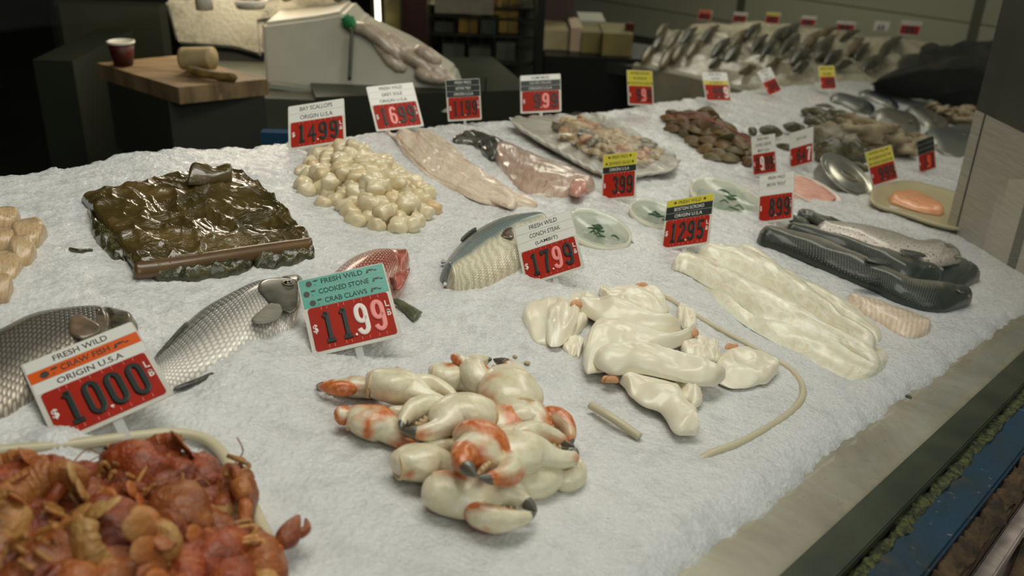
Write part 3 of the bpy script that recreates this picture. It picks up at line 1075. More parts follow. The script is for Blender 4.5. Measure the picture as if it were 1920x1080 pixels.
for (x, y, l, ang, w_) in [(1250, 118, 46, -55, 9), (1232, 92, 40, -52, 9), (1262, 84, 44, -50, 8), (1290, 76, 44, -48, 9), (1215, 110, 40, -50, 8), (1272, 108, 40, -52, 8), (1240, 66, 34, -45, 7),
                           (1300, 100, 44, -50, 9), (1330, 72, 46, -45, 8), (1350, 98, 50, -48, 9), (1372, 110, 44, -50, 13), (1385, 80, 46, -46, 9), (1410, 66, 40, -44, 8), (1422, 90, 46, -48, 9),
                           (1440, 100, 50, -50, 9), (1460, 74, 50, -44, 10), (1480, 66, 46, -42, 10), (1478, 92, 56, -48, 10), (1500, 114, 44, -40, 14), (1520, 84, 52, -46, 11), (1545, 94, 54, -50, 13),
                           (1548, 70, 48, -30, 9), (1560, 116, 40, -42, 11), (1590, 76, 44, -30, 8), (1602, 96, 46, -50, 10), (1614, 104, 40, -48, 9), (1636, 126, 50, -40, 13), (1664, 96, 52, -48, 11), (1672, 90, 40, -40, 10),
                           (1700, 122, 46, -30, 11), (1742, 98, 38, -8, 9), (1734, 114, 40, -15, 7), (1540, 116, 30, -20, 8), (1400, 142, 34, -20, 7), (1450, 128, 34, -30, 8), (1340, 130, 30, -30, 6), (1500, 136, 34, -30, 8), (1580, 132, 34, -20, 8)]:
    a_ = math.radians(ang)
    dx, dy = math.cos(a_) * l / 2, math.sin(a_) * l / 2
    P_ = [farpt(x - dx, y - dy, 0.03), farpt(x - dx * .5, y - dy * .5, 0.035), farpt(x, y, 0.04), farpt(x + dx * .6, y + dy * .6, 0.035), farpt(x + dx, y + dy, 0.03)]
    k = 5.6 / FPX * w_
    o = sect('small_fish', [p - P_[2] for p in P_], [(k * .35, .01), (k * .9, .022), (k, .028), (k * .6, .016), (k * .5, .006)], random.choice([m_ff, m_ff, m_ff2]), 12, None, Matrix.Translation(P_[2]), up=FN)
    tag(o, 'small dark fish laid on the far ice counter', 'fish', 'small fish on the far counter')
# ice mound / plastic sheet and dark produce at right
m_prod = M('dark_leafy_produce', RGB(18, 22, 12, 1), RGB(44, 40, 20, 1), 9, 0.9, 1.0, 14, stops=(0.5, 0.72), dist=0.02)
def blob(name, px, d, mat, off=0.35, seed=1.0, rad=0.35, parent=None):
    pw = [W(x, y, d) for x, y in px]
    c0 = sum(pw, Vector()) / len(pw)
    n = len(pw); V_, Fc = [], []
    K = 10; M6 = n * 6
    for k in range(2 * K + 1):
        f_ = math.sin(math.pi * k / (2 * K))
        dpt = -math.cos(math.pi * k / (2 * K)) * off
        for i in range(M6):
            u = i / M6 * n
            i0 = int(u)
            e = crom([pw[i0], pw[(i0 + 1) % n]], u - i0)
            p = c0.lerp(e, f_ ** 0.6) + FWD * dpt
            p = p + (p - c0).normalized() * (rad * 0.25 * mnoise.noise(p * 5 + Vector((seed, 0, 0))) + rad * .5 * mnoise.noise(p * 14))
            V_.append(p - c0)
    for k in range(2 * K):
        for i in range(M6):
            Fc.append((k * M6 + i, k * M6 + (i + 1) % M6, (k + 1) * M6 + (i + 1) % M6, (k + 1) * M6 + i))
    return put(name, mesh_from(name, V_, Fc, None, True, 1e-6), mat, parent, Matrix.Translation(c0))


pr = blob('netted_produce', [(1640, 158), (1720, 112), (1800, 92), (1880, 80), (1900, 200), (1840, 205), (1790, 180), (1700, 168)], 4.4, m_prod, 0.25, 1, 0.10)
tag(pr, 'dark heap of leafy produce beside the right end panel', 'produce', kind='stuff')
# ================================================================ PRICE SIGNS
_tc = {}


def text_mesh(body, w_, h_, depth=0.0004, bold=0.0, keep_aspect=False):
    key = (body, round(w_, 5), round(h_, 5), depth, bold, keep_aspect)
    if key in _tc:
        return _tc[key]
    cu = bpy.data.curves.new('lettering', 'FONT')
    cu.body = body
    cu.size = 1.0
    cu.offset = bold
    cu.resolution_u = 4
    cu.extrude = 0.0
    o = bpy.data.objects.new('lettering_tmp', cu)
    COL.objects.link(o)
    bpy.context.view_layer.update()
    me = bpy.data.meshes.new_from_object(o.evaluated_get(bpy.context.evaluated_depsgraph_get()))
    bpy.data.objects.remove(o)
    bpy.data.curves.remove(cu)
    bm = bmesh.new()
    bm.from_mesh(me)
    xs = [v.co.x for v in bm.verts]
    ys = [v.co.y for v in bm.verts]
    x0, x1, y0, y1 = min(xs), max(xs), min(ys), max(ys)
    sx, sy = w_ / (x1 - x0), h_ / (y1 - y0)
    if keep_aspect:
        sx = min(sx, sy * 0.95)
    for v in bm.verts:
        v.co = ((v.co.x - (x0 + x1) / 2) * sx, (v.co.y - (y0 + y1) / 2) * sy, 0)
    if depth:
        r = bmesh.ops.extrude_face_region(bm, geom=list(bm.faces))
        for e in r['geom']:
            if isinstance(e, bmesh.types.BMVert):
                e.co.z += depth
    bmesh.ops.recalc_face_normals(bm, faces=bm.faces)
    bm.to_mesh(me)
    bm.free()
    me.name = 'lettering'
    _tc[key] = me
    return me


_arc = lambda cx, cy, rx, ry, a0, a1, n=9: [(cx + rx * math.cos(math.radians(a0 + (a1 - a0) * k / (n - 1))), cy + ry * math.sin(math.radians(a0 + (a1 - a0) * k / (n - 1)))) for k in range(n)]
STROKES = {
    '0': [(_arc(0, .22, .20, .17, 0, 180) + _arc(0, -.22, .20, .17, 180, 360), True)],
    '1': [([(.03, .40), (.03, -.38)], False), ([(-.10, .30), (.03, .36)], False), ([(-.13, -.39), (.19, -.39)], False)],
    '2': [(_arc(0, .20, .20, .19, 170, -20) + [(-.18, -.30), (-.20, -.39), (.22, -.39)], False)],
    '3': [(_arc(-.01, .20, .19, .19, 160, -80) + _arc(-.01, -.18, .21, .21, 80, -160), False)],
    '4': [([(.08, -.44), (.08, .38), (-.22, -.14), (.24, -.14)], False)],
    '5': [([(.20, .38), (-.16, .38), (-.18, .04)] + _arc(0, -.16, .21, .22, 120, -150), False)],
    '6': [(_arc(0, .22, .20, .17, 20, 180) + _arc(0, -.20, .20, .19, 180, 360) + _arc(0, -.10, .20, .16, 0, 150), False)],
    '7': [([(-.21, .30), (-.21, .38), (.20, .38), (.04, -.02), (0, -.44)], False)],
    '8': [(_arc(0, .21, .18, .18, -90, 270, 15), True), (_arc(0, -.19, .21, .21, -90, 270, 15), True)],
    '9': [(_arc(0, -.22, .20, .17, 200, 360) + _arc(0, .20, .20, .19, 0, 180) + _arc(0, .12, .20, .18, 180, 330), False)],
}


def digit_mesh(ch, w_, h_, depth):
    """moulded condensed digit built from thick strokes"""
    key = ('d', ch, round(w_, 5), round(h_, 5))
    if key in _tc:
        return _tc[key]
    V, Fc = [], []
    hw = .112
    for pts, closed in STROKES[ch]:
        P = [Vector((x * w_ / .58, y * h_ / .98)) for x, y in pts]
        n = len(P)
        hw2 = hw * w_ / .58
        base = len(V)
        for i in range(n):
            a = P[(i - 1) % n] if (closed or i > 0) else P[i] * 2 - P[i + 1]
            b = P[(i + 1) % n] if (closed or i < n - 1) else P[i] * 2 - P[i - 1]
            d1 = (P[i] - a).normalized() if (P[i] - a).length > 1e-9 else Vector((1, 0))
            d2 = (b - P[i]).normalized() if (b - P[i]).length > 1e-9 else d1
            d = (d1 + d2)
            d = d.normalized() if d.length > .2 else d1
            nrm = Vector((-d.y, d.x))
            k = 1 / max(.55, abs(d.dot(d1)))
            q = P[i]
            if not closed and i == 0: q = q - d1 * hw2 * .3
            if not closed and i == n - 1: q = q + d1 * hw2 * .3
            for f_, z in ((-1, 0), (-1, depth * .6), (-.6, depth), (.6, depth), (1, depth * .6), (1, 0)):
                V.append((q.x + nrm.x * hw2 * k * f_, q.y + nrm.y * hw2 * k * f_, z))
        m_ = n if closed else n - 1
        for i in range(m_):
            j = (i + 1) % n
            for q in range(5):
                Fc.append((base + i * 6 + q, base + i * 6 + q + 1, base + j * 6 + q + 1, base + j * 6 + q))
        if not closed:
            Fc.append(tuple(base + q for q in range(6)))
            Fc.append(tuple(base + (n - 1) * 6 + q for q in reversed(range(6))))
    me = mesh_from('digit', V, Fc, None, False)
    bm = bmesh.new(); bm.from_mesh(me)
    bmesh.ops.recalc_face_normals(bm, faces=bm.faces)
    bm.to_mesh(me); bm.free()
    _tc[key] = me
    return me


def rrect(x0, x1, y0, y1, r, n=4):
    P = []
    for cx, cy, a0 in ((x1 - r, y1 - r, 0), (x0 + r, y1 - r, 90), (x0 + r, y0 + r, 180), (x1 - r, y0 + r, 270)):
        for k in range(n + 1):
            a = math.radians(a0 + 90 * k / n)
            P.append((cx + r * math.cos(a), cy + r * math.sin(a)))
    return P


def flat(name, poly, z0, z1, mat, parent):
    return prism(name, poly, z0, z1, mat, parent, Matrix.Identity(4))


m_card = M('sign_card_white', RGB(220, 214, 202, 1.0), RGB(204, 198, 186, 1.0), 30, 0.4)
m_red = M('sign_red', RGB(172, 34, 8, 1.05), RGB(158, 28, 6, 1.05), 20, 0.6)
m_red.node_tree.nodes['Principled BSDF'].inputs['Specular IOR Level'].default_value = .25
m_ink = M('sign_ink_black', RGB(24, 32, 28, 1), None, rough=0.5)
m_text = M('sign_print_black', RGB(52, 52, 52), None, rough=0.5)
m_whi = M('sign_white_digit', RGB(226, 214, 206, 1.2), None, rough=0.4)
m_pink = M('sign_pink_digit', RGB(236, 132, 126, 1.3), None, rough=0.4)
m_ora = M('sign_orange_digit', RGB(226, 84, 50, 1.3), None, rough=0.4)
m_clear = M('clear_plastic_stake', (0.8, 0.8, 0.78, 1), None, rough=0.1, alpha=0.45)
SC = {'w': M('strip_white', RGB(218, 216, 208, 1.15), None, rough=.35), 't': M('strip_teal', RGB(76, 166, 148, 1.1), RGB(66, 152, 136, 1.1), 20, .35),
      'o': M('strip_orange', RGB(220, 90, 22, 1.1), None, rough=.35), 'k': M('strip_black', RGB(30, 38, 32, 1), None, rough=.5),
      'y': M('strip_yellow', RGB(204, 190, 50, 1.1), None, rough=.35)}
m_lite = M('print_white', RGB(200, 200, 192), None, rough=.5)
m_icon = M('print_icon', RGB(60, 54, 46), None, rough=.5)


def solve_tag(TL, TR, BL, ratio, base):
    d0 = 1.0
    t, r, b = dirpx(*TL), dirpx(*TR), dirpx(*BL)
    a = Vector((TR[0] - TL[0], TL[1] - TR[1])) / FPX
    c = Vector((BL[0] - TL[0], TL[1] - BL[1])) / FPX
    A2, B2, AB = a.dot(a), c.dot(c), a.dot(c)
    k = ratio * ratio
    # (W-A2)(kW-B2)=AB^2, W = width^2
    qa, qb, qc = k, -(B2 + k * A2), A2 * B2 - AB * AB
    Wd = (-qb + math.sqrt(max(0, qb * qb - 4 * qa * qc))) / (2 * qa)
    zb = -math.sqrt(max(0.0, k * Wd - B2))        # bottom nearer than top
    za = math.sqrt(max(0.0, Wd - A2))
    if AB * (za * zb) > 0:
        za = -za
    w_ = math.sqrt(Wd)
    x = np.array([za, zb, w_])

    def res(x):
        U = r * (d0 + x[0]) - t * d0
        V = b * (d0 + x[1]) - t * d0
        return np.array([U.length - x[2], V.length - ratio * x[2], U.dot(V) / x[2] * 3])
    for _ in range(40):
        f0 = res(x)
        J = np.zeros((3, 3))
        for i in range(3):
            y = x.copy(); y[i] += 1e-5
            J[:, i] = (res(y) - f0) / 1e-5
        st = np.linalg.lstsq(J + np.eye(3) * 1e-9, -f0, rcond=None)[0]
        x = x + np.clip(st, -0.03, 0.03)
    p0, p1, p2 = t * d0, r * (d0 + x[0]), b * (d0 + x[1])
    mid = p2 + (p1 - p0) * 0.5                   # bottom middle
    tgt = (bworld(bed(base[0], base[1] + (7 if base[1] < 700 else 2))) - CAM).dot(FWD)
    s = tgt / mid.dot(FWD)
    X = (p1 - p0).normalized()
    Y = (p0 - p2)
    Y = (Y - X * Y.dot(X)).normalized()
    Z = X.cross(Y)
    return CAM + mid * s, X, Y, Z, x[2] * s


def icon(name, x, y, s, mat, parent, kind):
    """little shell / fish printed beside the words"""
    bm = bmesh.new()

    def poly(pts, z=0.0002):
        vs = [bm.verts.new((px_, py_, z)) for px_, py_ in pts]
        bm.faces.new(vs)
    if kind == 0:
        poly([(x + s * .5 * math.cos(a) * .9, y + s * .5 * math.sin(a)) for a in np.linspace(0, 6.28, 12, endpoint=False)])
        poly([(x + s * 1.0 + s * .38 * math.cos(a), y + s * .35 + s * .16 * math.sin(a)) for a in np.linspace(0, 6.28, 10, endpoint=False)])
        poly([(x + s * .7, y - s * .45), (x + s * .95, y - s * .35), (x + s * .8, y - s * .2)])
    else:
        poly([(x - s * .6, y - s * .5), (x - s * .1, y - s * .4), (x - s * .2, y + s * .5)])
        poly([(x + s * .25 + s * .4 * math.cos(a), y + s * .12 + s * .2 * math.sin(a)) for a in np.linspace(0, 6.28, 10, endpoint=False)])
        poly([(x + s * .55, y + .12 * s), (x + s * .8, y + s * .35), (x + s * .8, y - s * .1)])
        poly([(x + s * 1.1 + s * .3 * math.cos(a), y - s * .1 + s * .14 * math.sin(a)) for a in np.linspace(0, 6.28, 10, endpoint=False)])
    me = bpy.data.meshes.new(name)
    bm.to_mesh(me)
    bm.free()
    return put(name, me, mat, parent)


SIGNS = []


def price_sign(label, TL, TR, BL, base, strips, digits, dcol, ratio=1.12, split=0.43, lb_mark=True, icons=False, icon_strips=(), detail=2, dw=None):
    o_, X, Y, Z, Wd = solve_tag(TL, TR, BL, ratio, base)
    Hh = Wd * ratio
    mw = Matrix.Identity(4)
    for i in range(3):
        mw[i][0], mw[i][1], mw[i][2], mw[i][3] = X[i], Y[i], Z[i], o_[i]
    e = empty('price_sign', mw, label, 'sign')
    e['group'] = 'price signs standing in the ice'
    flat('card', rrect(-Wd / 2, Wd / 2, 0, Hh, Wd * 0.03), -0.0008, 0.0, m_card, e)
    x0, x1 = -Wd * 0.455, Wd * 0.455
    y0, y1 = Hh * 0.045, Hh * (1 - split)
    rp = flat('price_panel', rrect(x0, x1, y0, y1, Wd * 0.035), 0.0, 0.0005, m_red, e)
    # digits
    H2 = (y1 - y0)
    n = len(digits)
    if dw is None:
        dw = 0.17 if n == 4 else 0.19
    adv = Wd * (0.19 if n == 4 else 0.21)
    start = -Wd * 0.27 if n == 4 else -Wd * 0.09
    for i, ch in enumerate(digits):
        c = {'k': m_ink, 'w': m_whi, 'p': m_pink, 'o': m_ora}[dcol[i]]
        ww = Wd * (dw if ch != '1' else dw * 0.72)
        me = digit_mesh(ch, Wd * dw * .84, H2 * 0.80, 0.0014)
        d = put('digit', me.copy(), None, rp, Matrix.Translation((start + adv * i, (y0 + y1) / 2, 0.0005)))
        if not d.data.materials:
            d.data.materials.append(c)
        else:
            d.data.materials[0] = c
        if detail > 1 and i % 1 == 0:
            for sx in (-1, 1):
                for yy in (y0 + H2 * 0.035, y1 - H2 * 0.085):
                    flat('holding_slot', [(start + adv * i + sx * ww * .25 - Wd * .002, yy), (start + adv * i + sx * ww * .25 + Wd * .002, yy), (start + adv * i + sx * ww * .25 + Wd * .002, yy + H2 * .07), (start + adv * i + sx * ww * .25 - Wd * .002, yy + H2 * .07)], 0.0005, 0.0007, m_pink, rp)
    dxp = start + adv * (n - 2.5)
    flat('decimal_point', [(dxp + Wd * .014 * math.cos(a), y0 + H2 * .17 + Wd * .014 * math.sin(a)) for a in np.linspace(0, 6.28, 10, endpoint=False)], 0.0005, 0.0022, m_whi, rp)
    if detail:
        put('dollar_mark', text_mesh('$', Wd * .055, H2 * .22, 0.0003, 0.02).copy(), None, rp, Matrix.Translation((x0 + Wd * .045, (y0 + y1) / 2, 0.0005))).data.materials.append(m_whi)
        if lb_mark:
            for ch, yy in (('L', .73), ('B', .52)):
                put('unit_mark', text_mesh(ch, Wd * .045, H2 * .15, 0.0003, 0.02).copy(), None, rp, Matrix.Translation((x1 - Wd * .035, y0 + H2 * yy, 0.0005))).data.materials.append(m_whi)
    # strips
    ns = len(strips)
    band = (Hh * split) - Hh * 0.012
    sh = band / max(ns, 1)
    for i, (txt, col) in enumerate(strips):
        yt = Hh - Hh * 0.008 - i * sh
        sp_ = flat('name_strip', [(-Wd * .485, yt - sh * .97), (Wd * .485, yt - sh * .97), (Wd * .485, yt - sh * .03), (-Wd * .485, yt - sh * .03)], 0.0, 0.0003, SC[col], e)
        yc = yt - sh * .5
        if txt:
            wt = min(Wd * 0.84, Wd * 0.048 * len(txt))
            me = text_mesh(txt, wt, sh * .50, 0.0001, 0.007).copy()
            me.materials.append(m_lite if col == 'k' else m_text)
            put('lettering', me, None, sp_, Matrix.Translation((0.0, yc, 0.0004)))
            if icons is True or i in icon_strips:
                icon('shell_mark', -wt / 2 - Wd * .14, yc - sh * .05, sh * .6, m_icon, sp_, 0).matrix_local = Matrix.Translation((0, 0, 0.0003))
                icon('fish_mark', wt / 2 + Wd * .075, yc + sh * .0, sh * .5, m_icon, sp_, 1).matrix_local = Matrix.Translation((0, 0, 0.0003))
            elif col == 'y' and detail:
                for sx in (-1, 1):
                    flat('star_mark', [(sx * (wt / 2 + Wd * .07) + sh * .2 * math.cos(a), yc + sh * .2 * math.sin(a)) for a in np.linspace(0, 6.28, 8, endpoint=False)], 0.0003, 0.0005, m_icon, sp_)
    # clear holder stake, running down into the ice
    flat('stake', [(-Wd * .04, Hh * .3), (-Wd * .04, -Wd * .25), (Wd * .04, -Wd * .25), (Wd * .04, Hh * .3)], -0.0022, -0.0010, m_clear, e)
    return e


price_sign('large price sign reading CRAW FISH 10.00 with an orange strip, nearest the camera', (38, 685), (247, 602), (106, 836), (206, 812),
           [('FRESH WILD', 'w'), ('CRAW FISH', 'o'), ('ORIGIN U.S.A', 'w')], '1000', 'kkkk', 1.08, 0.42, icon_strips=(1,))
price_sign('price sign with teal strips reading COOKED STONE CRAB CLAWS 11.99', (557, 527), (718, 492), (587, 669), (660, 655),
           [('FRESH WILD', 't'), ('COOKED STONE', 't'), ('CRAB CLAWS', 't')], '1199', 'kkwp', 1.02, 0.40, icons=True)
price_sign('white price sign reading CONCH STEAK (LAMBIT) 17.99', (963, 428), (1070, 393), (985, 537), (1035, 528),
           [('FRESH WILD', 'w'), ('CONCH STEAK', 'w'), ('(LAMBIT)', 'w')], '1799', 'kkpk', 1.12, 0.45)
price_sign('price sign reading BOSTON SCROAD 12.95 with yellow and black strips', (1251, 377), (1340, 362), (1238, 470), (1280, 466),
           [('FRESH WILD', 'y'), ('BOSTON SCROAD', 'k'), ('ORIGIN U.S.A', 'k')], '1295', 'kkkk', 1.15, 0.42)
price_sign('white price sign reading BAY SCALLOPS 14.99 at the back edge of the ice', (540, 200), (645, 184), (541, 282), (592, 278),
           [('BAY SCALLOPS', 'w'), ('ORIGIN U.S.A', 'w')], '1499', 'kkkk', 1.0, 0.40)
price_sign('white price sign reading GREY SOLE 16.99 with a pink six', (686, 163), (774, 154), (706, 247), (748, 244),
           [('FRESH WILD', 'w'), ('GREY SOLE', 'w'), ('ORIGIN U.S.A', 'w')], '1699', 'kpkk', 1.06, 0.43)
price_sign('price sign reading MONK FISH 11.99 with black strips', (835, 150), (899, 147), (840, 228), (873, 229),
           [('FRESH WILD', 'k'), ('MONK FISH', 'k'), ('ORIGIN U.S.A', 'k')], '1199', 'kkkk', 1.15, 0.43)
price_sign('price sign reading SQUID SALAD 9.99 above the wrapped tray', (975, 142), (1051, 138), (976, 213), (1014, 217),
           [('HOME MADE', 'w'), ('SQUID SALAD', 'k'), ('ORIGIN U.S.A', 'k')], '999', 'kpk', 1.0, 0.43, lb_mark=False)
price_sign('narrow yellow and red 9.99 price sign standing right of the wrapped tray', (1175, 131), (1223, 133), (1178, 197), (1202, 202),
           [('FRESH WILD', 'y'), ('COOKED', 'y'), ('FROZEN RAW SQUID', 'y')], '999', 'kpk', 1.2, 0.45, lb_mark=False, detail=1)
price_sign('price sign with white and yellow strips reading 9.99 behind the clams', (1315, 135), (1363, 136), (1324, 190), (1346, 193),
           [('FRESH WILD', 'w'), ('WHITING', 'w'), ('ORIGIN', 'y')], '999', 'kkw', 1.15, 0.43, lb_mark=False, detail=1)
price_sign('small white price sign leaning sideways at the back edge of the ice', (1419, 135), (1444, 125), (1442, 181), (1456, 177),
           [('FRESH WILD', 'w'), ('FRESH', 'w'), ('ORIGIN U.S.A', 'w')], '849', 'kkk', 1.5, 0.45, lb_mark=False, detail=1)
price_sign('farthest price sign on this ice, yellow top and red base', (1534, 124), (1564, 123), (1539, 169), (1554, 171),
           [('FRESH WILD', 'y'), ('CLAMS', 'y')], '999', 'kkk', 1.45, 0.45, lb_mark=False, detail=1)
price_sign('price sign reading SEAWEED SALAD 3.99 with yellow and black strips', (1131, 291), (1195, 283), (1127, 377), (1159, 376),
           [('FRESH WILD', 'y'), ('SEAWEED SALAD', 'y'), ('ORIGIN U.S.A', 'k')], '399', 'kkk', 1.3, 0.42, lb_mark=False)
price_sign('white price sign reading BROOK TROUT 8.99 behind the dark trout', (1424, 330), (1490, 320), (1420, 420), (1455, 420),
           [('FRESH WILD', 'w'), ('BROOK TROUT', 'w'), ('', 'w')], '899', 'kkk', 1.35, 0.44)
price_sign('white price sign reading COOKED LOBSTER MEAT 29.99 in front of the clam bag', (1408, 258), (1453, 250), (1412, 331), (1434, 334),
           [('FRESH WILD', 'w'), ('COOKED LOBSTER', 'w'), ('MEAT U.S.A', 'w')], '2999', 'kwkk', 1.4, 0.45, detail=1)
price_sign('white price sign turned sideways in front of the whelks', (1481, 250), (1525, 237), (1480, 317), (1502, 316),
           [('', 'w'), ('SNOW CRAB', 'w'), ('', 'w')], '647', 'kkw', 1.35, 0.45, lb_mark=False, detail=1)
price_sign('yellow price sign reading SALMON FILET 9.99 by the beige tray', (1621, 286), (1671, 271), (1636, 351), (1662, 346),
           [('FRESH WILD', 'y'), ('SALMON FILET', 'y'), ('ORIGIN CANADA', 'y')], '999', 'kkk', 1.3, 0.45, detail=1)
price_sign('narrow price sign with black strips and an orange digit nearest the steel end panel', (1719, 265), (1751, 253), (1724, 327), (1742, 322),
           [('', 'k'), ('', 'k'), ('', 'k')], '191', 'kok', 1.55, 0.45, lb_mark=False, detail=1, dw=.2)

# seven small signs along the top of the far counter
for i, (x0, y0, x1, y1, st, lab) in enumerate([(1307, 17, 1332, 36, 'r', 'leftmost small red sign on the far ice counter'), (1372, 21, 1398, 40, 'w', 'second small sign from the left on the far ice counter'),
                                             (1433, 21, 1459, 43, 'y', 'small yellow topped sign on the far ice counter'), (1499, 28, 1527, 47, 'w', 'fourth small sign from the left on the far ice counter'),
                                             (1565, 38, 1600, 56, 'w', 'fifth small sign from the left, wide and low, on the far counter'), (1637, 38, 1664, 56, 'd', 'small pale sign with a black digit on the far ice counter'),
                                             (1685, 37, 1722, 64, 'w', 'rightmost small red sign on the far ice counter')]):
    pb = farpt((x0 + x1) / 2, y1 + 2)
    d = (pb - CAM).dot(FWD)
    k = d / FPX
    wd, hh = (x1 - x0) * k, (y1 - y0) * k
    e = empty('price_sign', Matrix.Translation(pb) @ Matrix.Rotation(math.radians(-12), 4, 'Z') @ Matrix.Rotation(math.radians(72), 4, 'X'), lab, 'sign')
    flat('card', [(-wd / 2, 0), (wd / 2, 0), (wd / 2 + .01, hh), (-wd / 2 + .01, hh)], -0.003, 0, m_card, e)
    flat('price_panel', [(-wd * .46, hh * .06), (wd * .46, hh * .06), (wd * .46 + .006, hh * .66), (-wd * .46 + .006, hh * .66)], 0, 0.002, m_red if st != 'd' else m_card, e)
    if st in 'yr':
        flat('name_strip', [(-wd * .46, hh * .68), (wd * .46, hh * .68), (wd * .46 + .006, hh * .97), (-wd * .46 + .006, hh * .97)], 0, 0.002, SC['y'] if st == 'y' else SC['o'], e)
    for q in range(2):
        me = digit_mesh('9' if st != 'd' else '2', wd * .2, hh * .46, 0.002).copy()
        me.materials.append(m_ink)
        put('digit', me, None, e, Matrix.Translation((wd * (-.12 + .26 * q), hh * .35, 0.002)))
# ================================================================ SEAFOOD
def fishmat(name, back, side, belly, su=46, sv=24, head=0.80, headcol=None, scale_amt=0.55, line=None, stops=(0.08, 0.34, 0.62, 0.9), spots=None,
            metal=0.25, rough=0.28, stripes=None):
    t = NT(name)
    tc = t.n('ShaderNodeTexCoord')
    sp = t.n('ShaderNodeSeparateXYZ')
    t.l(tc.outputs['UV'], sp.inputs[0])
    U, V = sp.outputs[0], sp.outputs[1]
    wob = t.math('MULTIPLY', t.math('SUBTRACT', t.noise(30, 3), 0.5), 0.16)
    V2 = t.math('ADD', V, wob)
    c = t.ramp(V2, [(stops[0], back), (stops[1], side), (stops[2], side), (stops[3], belly)])
    # scales: staggered lattice
    mp = t.n('ShaderNodeMapping')
    mp.inputs['Scale'].default_value = (su, sv, 1)
    mp.inputs['Rotation'].default_value = (0, 0, 0)
    t.l(tc.outputs['UV'], mp.inputs['Vector'])
    s2 = t.n('ShaderNodeSeparateXYZ')
    t.l(mp.outputs[0], s2.inputs[0])
    row = t.math('FLOOR', s2.outputs[0])
    off = t.math('MULTIPLY', t.math('MODULO', row, 2.0), 0.5)
    fu = t.math('SUBTRACT', t.math('FRACT', s2.outputs[0]), 0.5)
    fv = t.math('SUBTRACT', t.math('FRACT', t.math('ADD', s2.outputs[1], off)), 0.5)
    rr = t.math('SQRT', t.math('ADD', t.math('MULTIPLY', fu, fu), t.math('MULTIPLY', fv, fv)))
    body = t.math('SUBTRACT', 1.0, t.ramp(U, [(head - 0.02, (0, 0, 0)), (head + 0.02, (1, 1, 1))]))
    sc_ = t.ramp(rr, [(0.22, (1, 1, 1)), (0.52, (0, 0, 0))])
    dark = t.mix(1.0, c, (0.32, 0.32, 0.34, 1), 'MULTIPLY')
    k = t.math('MULTIPLY', t.math('MULTIPLY', t.math('SUBTRACT', 1.0, sc_), body), scale_amt)
    c = t.mix(k, c, dark)
    if stripes:
        wv = t.n('ShaderNodeTexWave', wave_type='BANDS', bands_direction=stripes[0])
        wv.inputs['Scale'].default_value = stripes[1]
        wv.inputs['Distortion'].default_value = 7
        wv.inputs['Detail'].default_value = 3
        t.l(tc.outputs['UV'], wv.inputs['Vector'])
        zone = t.ramp(V, [(0.45, (0, 0, 0)), (0.6, (1, 1, 1))])
        c = t.mix(t.math('MULTIPLY', t.math('MULTIPLY', wv.outputs['Fac'], zone), 0.45), c, stripes[2])
    if spots:
        f = t.ramp(t.noise(spots[0], 2), [(0.60, (0, 0, 0)), (0.66, (1, 1, 1))])
        c = t.mix(f, c, spots[1])
    if line is not None:
        d = t.math('ABSOLUTE', t.math('SUBTRACT', V, line))
        f = t.math('MULTIPLY', t.math('LESS_THAN', d, 0.010), body)
        c = t.mix(t.math('MULTIPLY', f, 0.8), c, RGB(40, 38, 34))
    if headcol is not None:
        hn = t.ramp(t.noise(60, 4), [(0.35, headcol[0]), (0.62, headcol[1])])
        hh = t.math('MULTIPLY', t.ramp(U, [(head - 0.01, (0, 0, 0)), (head + 0.01, (1, 1, 1))]), t.ramp(V, [(0.55, (1, 1, 1)), (0.95, (0.25,) * 3)]))
        c = t.mix(hh, c, hn)
    t.set(Base_Color=c, Roughness=rough, Metallic=metal, Coat_Weight=0.35, Coat_Roughness=0.12)
    t.bump(t.math('MULTIPLY', sc_, body), 0.4, 0.0012)
    return t.m


def eye(parent, px, h, r, org, dark=(14, 14, 12)):
    q = bed(px[0], px[1], h) - org
    q.z = h - org.z
    o = lathe('eye', [(0, -r * .5), (r, -r * .2), (r * 1.0, 0), (r * .86, r * .24), (r * .5, r * .44), (0, r * .5)], M('fish_eye_%d' % dark[0], RGB(*dark), None, rough=0.06, coat=1.0), parent, Matrix.Translation(q), 16)
    lathe('eye_ring', [(r * 1.0, -r * .1), (r * 1.35, 0), (r * 1.25, r * .14), (r * 1.0, r * .12)], M('fish_eye_ring', RGB(120, 112, 84), None, rough=0.3, metal=.3), o, Matrix.Identity(4), 18)
    return o


def fin(parent, root, pts_a, pts_b, th, mat, org, name='pectoral_fin', h=0.01, w_=0.0):
    o = strip(name, pts_a, pts_b, th, mat, h0=h, parent=parent, origin=org, nu=14, nv=10, ends=(0.2, 0.2), wrinkle=0.001, under=0.8)
    return o


m_finmat = M('translucent_fin_grey', RGB(118, 116, 100), RGB(90, 88, 74), 90, 0.35, 0.6, 200, coat=.3, stretch=(1, 5, 1))
m_findark = M('dark_fin', RGB(46, 48, 42), RGB(70, 70, 60), 80, 0.35, 0.6, 200, coat=.3)

